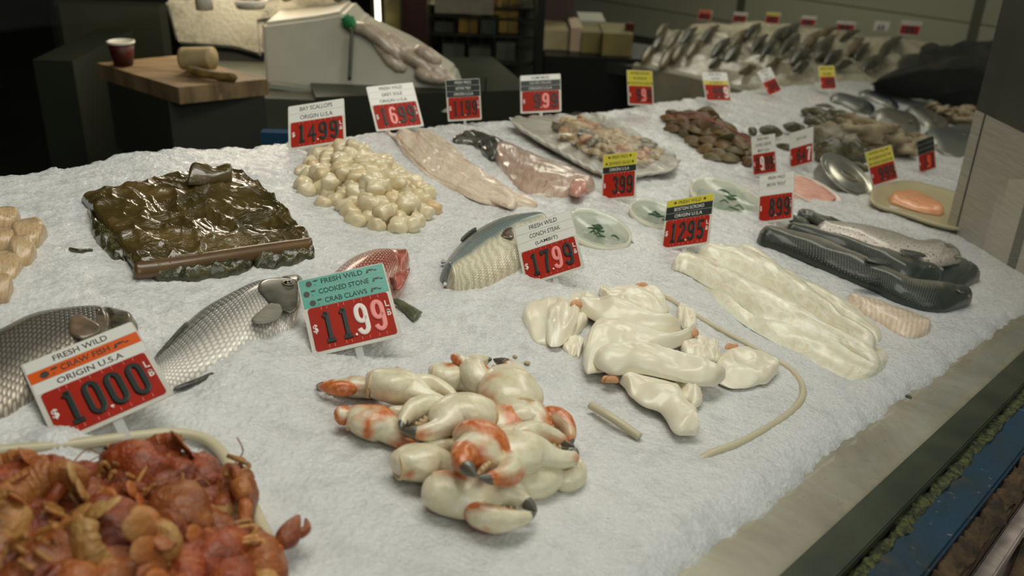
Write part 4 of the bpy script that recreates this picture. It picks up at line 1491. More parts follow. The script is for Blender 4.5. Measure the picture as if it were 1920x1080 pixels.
# 1 striped silver bass
mb = fishmat('silver_bass_skin', RGB(44, 46, 40), RGB(150, 148, 142), RGB(222, 212, 200), 52, 19, 0.75, (RGB(60, 58, 50), RGB(122, 116, 100)), 0.6, 0.30, (0.06, 0.32, 0.5, 0.8), metal=.12)
f = strip('sea_bass', [(268, 700), (290, 664), (310, 640), (370, 580), (430, 545), (475, 524), (510, 518), (545, 514), (570, 520)],
          [(290, 752), (318, 736), (370, 712), (440, 672), (485, 640), (520, 622), (545, 614), (562, 590), (572, 540)], 0.022, mb, h0=-0.006, nu=110, nv=36, ends=(0.05, 0.12), p=0.55, seed=2,
          hf=lambda u, v: -0.0022 * math.exp(-((u - 0.78 - 0.05 * math.sin(v * 3.1)) / 0.012) ** 2))
tag(f, 'silver sea bass with neat scale rows, head resting against the teal sign', 'fish')
og = o_org[f.name]
eye(f, (540, 531), 0.0195, 0.0052, og)
fin(f, None, [(528, 560), (505, 568), (480, 588), (470, 600)], [(534, 572), (522, 596), (495, 606), (474, 604)], 0.002, m_finmat, og, h=0.0165)
strip('gill_cover', [(480, 527), (500, 522), (524, 520), (546, 521), (562, 528)], [(486, 552), (506, 566), (528, 580), (548, 586), (564, 570)], 0.0022, M('gill_dark_grey', RGB(60, 60, 52), RGB(92, 90, 78), 50, .3, coat=.4), h0=0.0168, parent=f, origin=og, taper=(.3, .1), p=.3, nu=24, nv=12, under=.5, wrinkle=.001)
strip('dorsal_fin', [(292, 668), (300, 656), (330, 622), (352, 600)], [(290, 678), (306, 664), (334, 630), (356, 604)], 0.004, m_findark, h0=0.012, parent=f, origin=og, nu=20, nv=6)
strip('pelvic_fin', [(322, 728), (350, 716), (372, 708), (402, 696)], [(326, 732), (356, 724), (380, 714), (405, 699)], 0.003, m_findark, h0=0.002, parent=f, origin=og, nu=14, nv=6)

# 2 dark sea bream behind CRAW FISH sign
mb2 = fishmat('dark_bream_skin', RGB(52, 50, 44), RGB(112, 108, 98), RGB(178, 166, 148), 50, 17, 0.70, (RGB(50, 48, 40), RGB(108, 96, 78)), 0.85, 0.27)
f = strip('sea_bream', [(-200, 700), (-60, 640), (0, 612), (60, 584), (120, 575), (180, 573), (225, 582), (256, 600)],
          [(-170, 830), (-60, 810), (10, 778), (66, 740), (130, 700), (190, 680), (235, 680), (260, 640)], 0.028, mb2, h0=-0.008, nu=100, nv=36, ends=(0.1, 0.10), seed=4,
          hf=lambda u, v: -0.003 * math.exp(-((u - 0.72 - 0.05 * math.sin(v * 3.1)) / 0.012) ** 2))
tag(f, 'big dark scaly sea bream lying behind the CRAW FISH sign', 'fish')
og = o_org[f.name]
eye(f, (181, 586), 0.0165, 0.0055, og)
strip('gill_cover', [(128, 592), (150, 588), (175, 600), (190, 612)], [(128, 622), (150, 634), (172, 630), (190, 622)], 0.004, M('gill_brown', RGB(84, 74, 58), RGB(120, 98, 78), 60, .3, coat=.4), h0=0.0185, parent=f, origin=og, nu=20, nv=12, under=.5, wrinkle=.001)
strip('mouth', [(236, 590), (250, 596), (259, 610), (258, 630)], [(230, 598), (240, 606), (248, 618), (250, 632)], 0.004, m_finmat, h0=0.014, parent=f, origin=og, nu=14, nv=8)

# 3 red snapper
mb3 = fishmat('red_snapper_skin', RGB(120, 50, 36, 1.1), RGB(168, 88, 72, 1.1), RGB(206, 160, 142, 1.1), 34, 16, 0.72, (RGB(146, 70, 56, 1.1), RGB(186, 110, 94, 1.1)), 0.7, None, metal=.1)
f = strip('red_snapper', [(575, 560), (628, 504), (660, 480), (700, 468), (735, 472), (766, 480)], [(640, 640), (690, 600), (720, 570), (745, 548), (758, 530), (770, 500)], 0.03, mb3, h0=-0.004, nu=70, nv=30, ends=(0.2, 0.10), seed=6,
          hf=lambda u, v: -0.002 * math.exp(-((u - 0.70 - 0.05 * math.sin(v * 3.1)) / 0.012) ** 2))
tag(f, 'red snapper half hidden behind the teal COOKED STONE CRAB CLAWS sign', 'fish')
og = o_org[f.name]
m_redfin = M('red_fin', RGB(150, 70, 54, 1.1), RGB(186, 110, 92, 1.1), 60, .35, .5, 160, coat=.3)
strip('tail_spine', [(735, 474), (750, 478), (768, 484)], [(740, 486), (756, 488), (770, 488)], 0.004, M('dark_red_gill', RGB(92, 38, 34), None, rough=.4), h0=0.012, parent=f, origin=og, nu=10, nv=6)
strip('gill_cover', [(738, 500), (752, 505), (768, 502), (769, 500)], [(735, 535), (748, 542), (758, 532), (762, 515)], 0.004, m_redfin, h0=0.016, parent=f, origin=og, nu=14, nv=8, wrinkle=.002, wscale=200)
strip('pectoral_fin', [(728, 520), (736, 530), (738, 542)], [(738, 518), (744, 530), (741, 545)], 0.003, M('dark_red_gill', None), h0=0.018, parent=f, origin=og, nu=10, nv=6)

# 4 blue green striped fish
mb4 = fishmat('blue_green_fish_skin', RGB(34, 52, 50), RGB(90, 108, 106), RGB(206, 198, 172), 60, 40, 0.90, None, 0.15, None, (0.10, 0.42, 0.50, 0.60), stripes=('X', 7.0, RGB(130, 124, 98)), metal=.1)
f = strip('blue_green_fish', [(824, 515), (836, 486), (868, 446), (910, 418), (950, 406), (990, 405), (1020, 412)], [(850, 544), (878, 540), (930, 522), (975, 494), (1010, 470), (1030, 450), (1036, 430)], 0.036, mb4, h0=-0.005, nu=80, nv=36, ends=(0.05, 0.15), seed=9, p=.55)
tag(f, 'curved blue green fish with a cream striped belly beside the CONCH STEAK sign', 'fish')
og = o_org[f.name]
strip('pectoral_fin', [(938, 440), (948, 428), (962, 424)], [(940, 443), (955, 446), (965, 444)], 0.003, M('brown_fin', RGB(62, 52, 44), RGB(90, 72, 60), 60, .3, coat=.3), h0=0.030, parent=f, origin=og, nu=14, nv=8, ends=(.4, .1))
strip('dorsal_fin', [(862, 448), (876, 436), (892, 426)], [(866, 452), (880, 440), (896, 428)], 0.005, m_findark, h0=0.018, parent=f, origin=og, nu=14, nv=6)
m_chip = M('torn_skin_white', RGB(190, 196, 190), RGB(70, 84, 80), 120, .3, coat=.3)
for i in range(7):
    x, y = 826 + random.random() * 14, 488 + i * 7
    strip('torn_skin', [(x, y), (x + 9, y - 2)], [(x + 1, y + 5), (x + 10, y + 4)], 0.003, m_chip, h0=0.006, parent=f, origin=og, nu=6, nv=5, ends=(.4, .4))

# 5 brook trout, four dark bodies
mt = fishmat('trout_skin_dark', RGB(40, 50, 36, 1), RGB(122, 118, 98, 1), RGB(40, 48, 34, 1), 90, 40, 0.80, (RGB(30, 42, 28, 1), RGB(48, 58, 42, 1)), 0.25, None, (0.18, 0.40, 0.52, 0.74), spots=(260, RGB(36, 42, 30, 1)), metal=0.0, rough=.4)
mt2 = fishmat('trout_skin_silver', RGB(96, 92, 78), RGB(170, 162, 148), RGB(212, 200, 188), 90, 40, 0.84, (RGB(76, 72, 58), RGB(150, 144, 124)), 0.3, None, (0.1, 0.32, 0.5, 0.9), spots=(240, RGB(60, 58, 46)))
TR = [('brook trout at the back, its dark head poking past the silvery one', [(1490, 408), (1560, 415), (1640, 440), (1740, 470), (1800, 480), (1838, 508)], [(1495, 420), (1560, 440), (1640, 480), (1720, 510), (1790, 536), (1842, 524)], mt, 0.026, 0.0, (1815, 498)),
      ('lowest dark brook trout in the heap, nearest the camera', [(1420, 432), (1470, 436), (1540, 452), (1620, 490), (1700, 528), (1780, 535), (1822, 548)], [(1424, 444), (1480, 462), (1560, 496), (1640, 530), (1700, 556), (1770, 572), (1830, 562)], mt, 0.030, 0.004, (1800, 546)),
      ('middle dark brook trout squeezed between its neighbours', [(1470, 424), (1520, 432), (1580, 448), (1650, 470), (1710, 486), (1772, 500)], [(1472, 432), (1520, 446), (1580, 464), (1650, 496), (1700, 520), (1766, 534)], mt, 0.026, 0.016, (1745, 500)),
      ('brook trout on top of the heap showing its silvery belly', [(1530, 420), (1600, 424), (1660, 434), (1720, 452), (1760, 450), (1806, 476)], [(1530, 430), (1590, 446), (1650, 470), (1710, 484), (1750, 492), (1804, 488)], mt2, 0.024, 0.030, (1762, 462))]
for lab, A_, B_, mm, th, h0, ey in TR:
    f = strip('brook_trout', A_, B_, th, mm, h0=h0, nu=90, nv=26, ends=(0.06, 0.10), taper=(.03, .26), seed=h0 * 100 + 3, wrinkle=0.003, wscale=20,
              hf=lambda u, v: -0.002 * math.exp(-((u - 0.84 - 0.03 * math.sin(v * 3.1)) / 0.010) ** 2))
    tag(f, lab, 'fish')
    og = o_org[f.name]
    eye(f, ey, h0 + th * 0.9, 0.0045, og)
    n_ = len(A_)
    xm, ym = (A_[n_ // 2][0] + B_[n_ // 2][0]) / 2, (A_[n_ // 2][1] + B_[n_ // 2][1]) / 2
    strip('pectoral_fin', [(xm - 30, ym - 2), (xm, ym + 2), (xm + 25, ym + 10)], [(xm - 28, ym + 4), (xm - 5, ym + 10), (xm + 22, ym + 14)], 0.003, m_findark, h0=h0 + th * .78, parent=f, origin=og, nu=10, nv=6)
    xe, ye = A_[-1]
    strip('jaw', [(xe - 22, ye - 6), (xe - 8, ye), (xe - 2, ye + 6)], [(xe - 26, ye + 1), (xe - 10, ye + 6), (xe - 3, ye + 9)], 0.004, M('trout_jaw', RGB(112, 108, 88), RGB(60, 62, 48), 80, .3, coat=.3), h0=h0 + th * .5, parent=f, origin=og, nu=12, nv=6, wrinkle=.001)
for lab, A_, B_, h0 in (('dark forked trout tail sticking up highest at the left of the heap', [(1494, 396), (1512, 393), (1540, 404), (1580, 414)], [(1498, 404), (1516, 408), (1540, 420), (1572, 426)], 0.022),
                        ('smaller dark trout tail tip behind the trout heap', [(1480, 404), (1495, 408), (1520, 418)], [(1482, 412), (1500, 420), (1520, 428)], 0.018),):
    f = strip('trout_tail', A_, B_, 0.012, mt, h0=h0, nu=30, nv=12, ends=(.15, .2), wrinkle=.004, wscale=60)
    tag(f, lab, 'fish tail')

# loose tail fin
f = strip('loose_fish_tail', [(733, 560), (752, 562), (775, 574), (795, 584)], [(734, 562), (750, 574), (768, 592), (778, 600)], 0.005, M('green_grey_fin', RGB(92, 98, 70), RGB(64, 70, 48), 60, .35, .5, 150), h0=0.004, nu=24, nv=12, edge=.002, ends=(.3, .05), wrinkle=.002)
tag(f, 'loose green grey tail fin lying on ice right of the teal sign', 'fin')

# ---- fillets
def fleshmat(name, c1, c2, c3=None, stretch=(1, 1, 1), scale=18, rough=0.3, band=None, sss=0.15, bump=0.35, obj=False):
    t = NT(name)
    v = t.coords('Object') if obj else t.coords('UV', (3, 1.2, 1))
    n1 = t.noise(scale * .35, 5, v, 0.6, 0.8)
    n2 = t.noise(scale * 5, 3, t.coords('Object'))
    c = t.ramp(n1, [(0.32, c1), (0.56, c2)] + ([(0.72, c3)] if c3 else []))
    if band:
        wv = t.n('ShaderNodeTexWave', wave_type='BANDS', bands_direction=band[0])
        wv.inputs['Scale'].default_value = band[1]
        wv.inputs['Distortion'].default_value = 4
        wv.inputs['Detail'].default_value = 3
        t.l(t.coords('UV'), wv.inputs['Vector'])
        c = t.mix(t.math('MULTIPLY', wv.outputs['Fac'], band[3]), c, band[2])
    t.set(Base_Color=c, Roughness=rough, Subsurface_Weight=sss, Subsurface_Scale=0.006, Coat_Weight=0.3, Coat_Roughness=0.15)
    t.bump(t.math('ADD', n1, t.math('MULTIPLY', n2, 0.25)), bump, 0.003)
    return t.m


m_cod = fleshmat('cod_flesh', RGB(196, 188, 164), RGB(220, 214, 196), RGB(206, 192, 158), band=('Y', 1.6, RGB(190, 178, 146), .30), sss=.3)
CODS = [('long pale cod fillet lying frontmost of the fillets', [(1256, 492), (1300, 478), (1400, 500), (1480, 560), (1560, 612), (1660, 650), (1668, 680)], [(1262, 500), (1300, 524), (1380, 590), (1450, 634), (1520, 672), (1590, 708), (1640, 706)], 0.014, -.002),
        ('long pale cod fillet with a raised ridge, second from the camera', [(1258, 490), (1290, 476), (1350, 490), (1430, 530), (1500, 570), (1580, 630), (1660, 668)], [(1262, 494), (1290, 506), (1350, 540), (1430, 590), (1500, 616), (1580, 652), (1652, 690)], 0.020, 0.004),
        ('long pale cod fillet folded upright along its middle', [(1308, 462), (1380, 462), (1430, 480), (1490, 520), (1540, 560), (1600, 610), (1650, 640)], [(1310, 472), (1370, 500), (1430, 530), (1490, 566), (1540, 600), (1590, 634), (1640, 658)], 0.024, 0.006),
        ('thin glassy cod fillet at the back of the fillets', [(1380, 460), (1420, 466), (1470, 500), (1530, 530), (1600, 570), (1660, 620)], [(1382, 468), (1430, 490), (1480, 530), (1540, 560), (1600, 606), (1648, 646)], 0.010, 0.0)]
for i, (lab, A_, B_, th, h0) in enumerate(CODS):
    f = strip('cod_fillet', A_, B_, th, m_cod, h0=h0, nu=110, nv=26, ends=(0.06, 0.10), seed=i * 3 + 1, wrinkle=0.004, wscale=26, fine=.0008, fscale=160, p=.8, edge=.006)
    tag(f, lab, 'fillet')
    f['group'] = 'cod fillets'
m_hak = fleshmat('pink_fillet_flesh', RGB(198, 178, 154), RGB(214, 200, 180), None, band=('X', 5, RGB(178, 138, 112), .4), sss=.3)
f = strip('short_fillet', [(1585, 548), (1640, 562), (1700, 580), (1748, 598)], [(1600, 572), (1650, 600), (1700, 628), (1744, 624)], 0.016, m_hak, h0=-.002, nu=60, nv=22, ends=(.15, .08), wrinkle=.003, wscale=40, edge=.003)
tag(f, 'short pinkish banded fillet with a cut end below the trout', 'fillet')

# grey sole fillets
m_sole = fleshmat('sole_flesh', RGB(192, 172, 148), RGB(210, 196, 178), RGB(178, 150, 124), band=('X', 2.2, RGB(190, 168, 144), .25), sss=.2, rough=.22)
SO = [('leftmost thin pinkish sole fillet stretched over the ice', [(716, 248), (735, 250), (770, 290), (820, 335), (880, 362), (950, 385)], [(740, 260), (760, 290), (800, 330), (850, 355), (900, 376), (950, 390)], .012, 0),
      ('middle sole fillet with a raised glossy end near the scallops', [(745, 246), (775, 248), (810, 290), (850, 325), (920, 360), (1014, 376)], [(740, 254), (770, 280), (800, 318), (850, 350), (910, 376), (1005, 386)], .020, .002),
      ('top sole fillet folded along its middle, nearest the monkfish', [(778, 246), (805, 247), (850, 275), (890, 310), (935, 340), (975, 372)], [(780, 262), (795, 284), (830, 318), (870, 345), (910, 366), (965, 390)], .022, .008)]
for i, (lab, A_, B_, th, h0) in enumerate(SO):
    f = strip('sole_fillet', A_, B_, th * .6, m_sole, h0=h0, nu=110, nv=36, ends=(0.08, 0.12), seed=i * 5 + 2, wrinkle=0.004, wscale=30, fine=.0008, fscale=120, edge=.008,
              hf=lambda u, v: .006 * max(0, 1 - 4 * abs(mnoise.noise(Vector((u * 1.6 + i, v * 3.2, i))))))
    tag(f, lab, 'fillet', 'sole fillets')

# monkfish
m_monk = fleshmat('monkfish_flesh', RGB(150, 126, 112), RGB(178, 156, 138), RGB(132, 104, 92), band=('Y', 2, RGB(146, 116, 104), .3), rough=.2, sss=.15)
f = strip('monkfish_tail', [(925, 278), (945, 268), (980, 278), (1030, 300), (1080, 320), (1120, 345)], [(925, 290), (945, 318), (970, 345), (1010, 362), (1070, 366), (1115, 356)], .030, m_monk, h0=-.004, nu=90, nv=32, ends=(.10, .10), wrinkle=.005, wscale=24, fine=.001, seed=4)
tag(f, 'thick skinned pinkish monkfish tail with a dark skin flap', 'fish')
og = o_org[f.name]
strip('skin_flap', [(846, 256), (880, 246), (915, 252), (950, 265)], [(850, 262), (890, 268), (920, 292), (945, 290)], .018, M('dark_green_skin', RGB(44, 48, 42), RGB(86, 82, 74), 60, .25, .4, 100, coat=.5), h0=0.004, parent=f, origin=og, nu=40, nv=16, wrinkle=.006, wscale=60, ends=(.3, .2))
strip('cut_end', [(1070, 340), (1088, 332), (1100, 346)], [(1068, 356), (1084, 362), (1102, 356)], .016, M('pink_cut_flesh', RGB(186, 140, 122), RGB(160, 112, 98), 60, .25, coat=.4), h0=.018, parent=f, origin=og, nu=16, nv=10, wrinkle=.003, wscale=80)

# conch steaks on a clear tray
m_con = fleshmat('conch_flesh', RGB(204, 192, 168), RGB(222, 212, 192), RGB(208, 186, 154), sss=.3, rough=.38, obj=True, bump=.2)
m_ctip = M('orange_tip', RGB(196, 146, 104), RGB(176, 120, 76), 70, .4, coat=.2)
m_tray = M('beige_plastic_tray', RGB(186, 176, 148), RGB(172, 162, 134), 4, .4)
tray_pts = [(1170, 520), (1230, 542), (1330, 600), (1430, 655), (1488, 690), (1508, 730), (1480, 770), (1400, 818), (1330, 845), (1306, 852)]
tp = [bed(x, y, 0.004) for x, y in tray_pts]
tp[0].z = tp[-1].z = -.006
tc_ = sum(tp, Vector()) / len(tp)
tr_ = tube('seafood_tray', [p - tc_ for p in tp], 0.0042, m_tray, None, BED @ Matrix.Translation(tc_ - Vector((0, 0, .0045))), flat=.8, seg=90)
tag(tr_, 'ice filled tray rim showing around the white conch steaks', 'tray')
CO = [('broad flat conch steak at the back left of the pile', [(975, 580), (1010, 560), (1060, 546), (1100, 548), (1130, 556)], [(985, 610), (1010, 640), (1050, 646), (1085, 620), (1108, 600)], .018, .002, None),
      ('thick rounded conch piece at the far left edge of the pile', [(1030, 560), (1060, 556), (1090, 575)], [(1020, 620), (1040, 645), (1085, 615)], .020, .012, None),
      ('conch steak with a pointed corner at the far back of the pile', [(1120, 535), (1150, 540), (1200, 530), (1240, 545)], [(1130, 555), (1160, 585), (1210, 598), (1265, 590)], .018, .008, (1203, 536)),
      ('small upright conch tip at the back right of the pile', [(1272, 568), (1285, 572), (1300, 585)], [(1268, 590), (1285, 612), (1310, 610)], .014, .006, None),
      ('long rolled conch steak lying across the back of the pile', [(1075, 565), (1110, 555), (1160, 560), (1220, 585), (1275, 598)], [(1085, 574), (1120, 592), (1170, 612), (1220, 622), (1282, 618)], .026, .022, (1082, 570)),
      ('large wrinkled conch steak in the middle with an orange edge', [(1100, 610), (1140, 594), (1190, 606), (1240, 625), (1300, 618)], [(1090, 700), (1120, 690), (1180, 680), (1240, 655), (1312, 628)], .022, .016, (1298, 624)),
      ('long smooth conch steak lying over the middle of the pile', [(1110, 650), (1180, 640), (1240, 650), (1310, 672), (1364, 690)], [(1120, 692), (1180, 690), (1240, 700), (1310, 713), (1362, 708)], .024, .028, None),
      ('pale flat conch steak at the back right under the others', [(1270, 632), (1320, 630), (1350, 640)], [(1280, 660), (1320, 672), (1356, 674)], .014, .008, (1372, 650)),
      ('broad round conch steak at the right end of the pile', [(1350, 660), (1390, 652), (1440, 662), (1462, 684)], [(1330, 712), (1380, 722), (1430, 716), (1458, 700)], .014, .006, None),
      ('yellowish conch piece peeping from under the front of the pile', [(1130, 690), (1180, 686), (1230, 690)], [(1150, 708), (1190, 712), (1232, 706)], .010, .010, (1140, 712)),
      ('small folded conch piece under the front steak', [(1235, 700), (1265, 694), (1290, 706), (1326, 742)], [(1240, 712), (1262, 722), (1285, 742), (1306, 764)], .014, .008, (1292, 716)),
      ('long tapering conch steak hanging down at the front of the pile', [(1160, 708), (1220, 708), (1270, 725), (1300, 760), (1316, 800)], [(1165, 716), (1195, 742), (1235, 768), (1270, 805), (1305, 816)], .016, .012, (1148, 712)),
      ('tiny conch scrap at the left foot of the pile', [(1052, 642), (1075, 630), (1095, 640)], [(1056, 658), (1078, 666), (1092, 660)], .012, .002, None)]
for i, (lab, A_, B_, th, h0, tip) in enumerate(CO):
    f = strip('conch_steak', A_, B_, th * .62, m_con, h0=h0 * .62, nu=64, nv=32, ends=(.12, .12), taper=(.16, .16), seed=i * 7 + 3, wrinkle=.0065, wscale=24, fine=.0012, fscale=90, p=.5, under=.35, edge=.010,
              hf=lambda u, v: .004 * max(0, 1 - 3 * abs(mnoise.noise(Vector((u * 2.5 + i, v * 1.5, i))))))
    tag(f, lab, 'conch steak', 'conch steaks in the pile')
    if tip:
        x, y = tip
        strip('tip', [(x - 13, y - 3), (x, y - 5), (x + 13, y - 2)], [(x - 13, y + 1), (x, y + 2), (x + 13, y + 3)], .005, m_ctip, h0=h0 * .62 + th * .25, parent=f, origin=o_org[f.name], nu=16, nv=8, wrinkle=.003, wscale=90, ends=(.3, .3))
stk = [bed(1108, 760, .006), bed(1150, 785, .008), bed(1200, 820, .002)]
o = tube('tray_edge_strip', [p - stk[1] for p in stk], .005, m_tray, None, BED @ Matrix.Translation(stk[1]), flat=.8)
tag(o, 'short beige strip of buried tray edge in the ice left of the conch', 'tray edge')

# ---- dark package
m_pk = NT('glossy_brown_sheet')
v = m_pk.coords('Object')
m_pk.set(Base_Color=m_pk.ramp(m_pk.noise(7, 4, v, .6, 1.0), [(0.3, RGB(44, 40, 18)), (0.55, RGB(78, 64, 30)), (0.75, RGB(118, 96, 56))]), Roughness=.3, Coat_Weight=.8, Coat_Roughness=.06)
m_pk.bump(m_pk.noise(9, 4, v, .6, 2.5), .7, .012)
m_pk = m_pk.m


def wr(u, v):
    q = Vector((u * 5, v * 4, 0))
    r = 1 - abs(mnoise.noise(q * 1.1 + Vector((3, 1, 0)))) * 2.2
    r2 = 1 - abs(mnoise.noise(q * 2.3 + Vector((8, 5, 0)))) * 2.2
    return .007 * max(r, 0) ** 2 + .003 * max(r2, 0) ** 3


f = strip('kelp_sheet_bundle', [(152, 368), (240, 345), (300, 332), (360, 318), (440, 316), (468, 340)], [(252, 498), (330, 490), (400, 480), (470, 468), (540, 456), (590, 452)], .010, m_pk, h0=.006, nu=130, nv=80, ends=(.04, .04), taper=(0, 0), p=.3, hf=wr, wrinkle=.006, wscale=9, under=.5, edge=.016)
tag(f, 'crumpled glossy brown folded sheet bundle lying at the back left', 'bundle')
og = o_org[f.name]
m_roll = M('brown_rolled_edge', RGB(92, 66, 34), RGB(72, 52, 26), 30, .35, coat=.3)
strip('rolled_edge', [(246, 496), (330, 484), (420, 470), (520, 456), (586, 448)], [(250, 512), (330, 502), (420, 488), (520, 472), (590, 462)], .011, m_roll, h0=.006, parent=f, origin=og, nu=60, nv=14, ends=(.01, .01), under=.8)
m_weed = M('wet_dark_weed', RGB(36, 38, 20), RGB(74, 70, 40), 50, .25, .8, 80, coat=.6, dist=.006)
strip('flap', [(352, 322), (380, 312), (410, 314), (436, 316)], [(350, 336), (380, 336), (410, 334), (438, 332)], .018, m_pk, h0=.024, parent=f, origin=og, nu=30, nv=14, wrinkle=.008, wscale=40, ends=(.1, .1))
for i, (A_, B_) in enumerate([([(160, 390), (180, 410), (210, 440), (240, 470)], [(170, 410), (175, 440), (205, 475), (240, 490)]),
                              ([(250, 505), (320, 500), (400, 494), (480, 484)], [(260, 516), (320, 520), (400, 516), (470, 500)]),
                              ([(470, 482), (520, 474), (570, 466), (590, 470)], [(480, 496), (520, 492), (560, 486), (592, 478)])]):
    w_ = strip('seaweed', A_, B_, .014, m_weed, h0=-.002, nu=50, nv=16, wrinkle=.008, wscale=70, fine=.003, seed=i + 20, edge=.012, ends=(.2, .2))
    tag(w_, ['dark wet seaweed poking out left of the brown bundle', 'dark wet seaweed pressed under the front edge of the bundle', 'brown seaweed end at the right corner of the bundle'][i], 'seaweed')
tw_ = [bed(131, 467, .006), bed(150, 470, .008), bed(172, 469, .006)]
o = tube('twig', [p - tw_[1] for p in tw_], .0022, m_weed, None, BED @ Matrix.Translation(tw_[1]))
tag(o, 'thin dark stem sticking out of the ice left of the bundle', 'twig')

# ---- sea scallops at the left edge
m_sc = fleshmat('sea_scallop_flesh', RGB(186, 148, 100, 1), RGB(206, 180, 142, 1), None, sss=.3, rough=.25)
for i, (cx, cy, rx, ry, lab) in enumerate([(10, 406, 30, 15, 'farthest big tan scallop at the left edge'), (52, 432, 38, 22, 'widest tan scallop, with a shiny top, at the left edge'), (4, 448, 32, 16, 'tan scallop cut by the frame in the middle of the left heap'),
                                            (40, 466, 30, 20, 'tan scallop under the shiny one at the left edge'), (8, 500, 38, 26, 'big orange tinted scallop at the frame edge'), (4, 536, 22, 18, 'nearest small scallop at the bottom of the left heap'), (-30, 420, 30, 20, 'tan scallop mostly outside the left edge')]):
    A_ = [(cx - rx, cy), (cx - rx * .5, cy - ry * .8), (cx + rx * .4, cy - ry), (cx + rx, cy - ry * .2)]
    B_ = [(cx - rx * .9, cy + ry * .3), (cx - rx * .4, cy + ry), (cx + rx * .5, cy + ry * .9), (cx + rx, cy + ry * .2)]
    f = strip('sea_scallop', A_, B_, .018, m_sc, h0=-.002 + .006 * (i % 2), nu=30, nv=20, ends=(.3, .3), taper=(.35, .35), seed=i * 2.3, wrinkle=.004, wscale=40, edge=.004, under=.6)
    tag(f, lab, 'scallop')

# ---- bay scallops, a mound of single pieces
m_bs = NT('bay_scallop_flesh')
v = m_bs.coords('Object')
oi = m_bs.n('ShaderNodeObjectInfo')
cc_ = m_bs.ramp(oi.outputs['Random'], [(0.0, RGB(206, 188, 144, 1.15)), (0.6, RGB(212, 198, 160, 1.15)), (0.95, RGB(200, 176, 126, 1.1)), (1.0, RGB(214, 160, 70, 1))])
m_bs.set(Base_Color=m_bs.mix(m_bs.noise(60, 3, v), cc_, RGB(218, 206, 176, 1.15)), Roughness=.3, Subsurface_Weight=.25, Subsurface_Scale=.006, Coat_Weight=.3, Coat_Roughness=.15)
m_bs.bump(m_bs.noise(150, 3, v), .15, .002)
m_bs = m_bs.m


def lump_mesh(name, r, seed, sx=1, sy=1, sz=.8, amp=.22, facet=0.0, nseg=18, nring=12):
    bm = bmesh.new()
    bmesh.ops.create_uvsphere(bm, u_segments=nseg, v_segments=nring, radius=1)
    for v_ in bm.verts:
        p = v_.co.copy()
        k = 1 + amp * mnoise.noise(p * 1.3 + Vector((seed, seed * 2, 0))) + amp * .3 * mnoise.noise(p * 3 + Vector((seed, 0, 0)))
        q = Vector((math.copysign(abs(p.x) ** .85, p.x), math.copysign(abs(p.y) ** .85, p.y), math.copysign(abs(p.z) ** .85, p.z)))
        v_.co = Vector((q.x * sx, q.y * sy, q.z * sz)) * r * k
    me = bpy.data.meshes.new(name)
    bm.to_mesh(me)
    bm.free()
    me.polygons.foreach_set('use_smooth', np.ones(len(me.polygons), dtype=bool))
    return me


def fill_mound(outline, spacing, layers, hstep, inset, jitter=.25, seed=1):
    """positions (a,b,h) filling an outline given in pixels, in stacked layers"""
    P = np.array([bed(x, y)[:2] for x, y in outline])
    rg = np.random.default_rng(seed)
    lo, hi = P.min(0), P.max(0)
    res = []
    for L in range(layers):
        row = 0
        y = lo[1] + (L % 2) * spacing * .4
        while y < hi[1]:
            x = lo[0] + (row % 2) * spacing * .5
            while x < hi[0]:
                q = np.array([x, y]) + rg.uniform(-1, 1, 2) * spacing * jitter
                if sdist(q[None], P)[0] > inset * L:
                    res.append((q[0], q[1], L * hstep + rg.uniform(-.2, .2) * hstep))
                x += spacing
            y += spacing * .87
            row += 1
    return res


BS = [(552, 352), (566, 308), (600, 290), (650, 284), (700, 296), (735, 318), (770, 340), (800, 366), (818, 384), (808, 412), (770, 432), (735, 440), (690, 436), (650, 422), (620, 400), (590, 376)]
proto = []
for i in range(7):
    me = lump_mesh('bay_scallop', .0158, i * 3.3, 1.0, .86 + .06 * (i % 3), .86, .28)
    me.materials.append(m_bs)
    proto.append(me)
pos = fill_mound(BS, .029, 3, .0145, .030, seed=3)
random.seed(11)
random.shuffle(pos)
print('BAY', len(pos))
first = None
for k, (a, b, h) in enumerate(pos[:298]):
    mw = BED @ Matrix.Translation((a, b, h + .006)) @ Matrix.Rotation(random.random() * 6.28, 4, 'Z') @ Matrix.Rotation(random.uniform(-.8, .8), 4, 'X') @ Matrix.Scale(random.uniform(.8, 1.12), 4)
    o = put('bay_scallop', random.choice(proto), None, None, mw)
    tag(o, 'small cream bay scallop in the heap below the BAY SCALLOPS sign', 'scallop', 'bay scallops in the heap')

# ---- clams in a net bag
m_clam = NT('brown_clam_shell')
tcx = m_clam.coords('Object')
oi = m_clam.n('ShaderNodeObjectInfo')
wv = m_clam.n('ShaderNodeTexWave', wave_type='RINGS', rings_direction='SPHERICAL')
wv.inputs['Scale'].default_value = 90
wv.inputs['Distortion'].default_value = 1.5
m_clam.l(tcx, wv.inputs['Vector'])
c = m_clam.ramp(oi.outputs['Random'], [(0, RGB(84, 62, 32)), (.5, RGB(108, 84, 46)), (1, RGB(92, 84, 54))])
m_clam.set(Base_Color=m_clam.mix(m_clam.math('MULTIPLY', wv.outputs['Fac'], .5), c, RGB(40, 30, 18)), Roughness=.5)
m_clam = m_clam.m


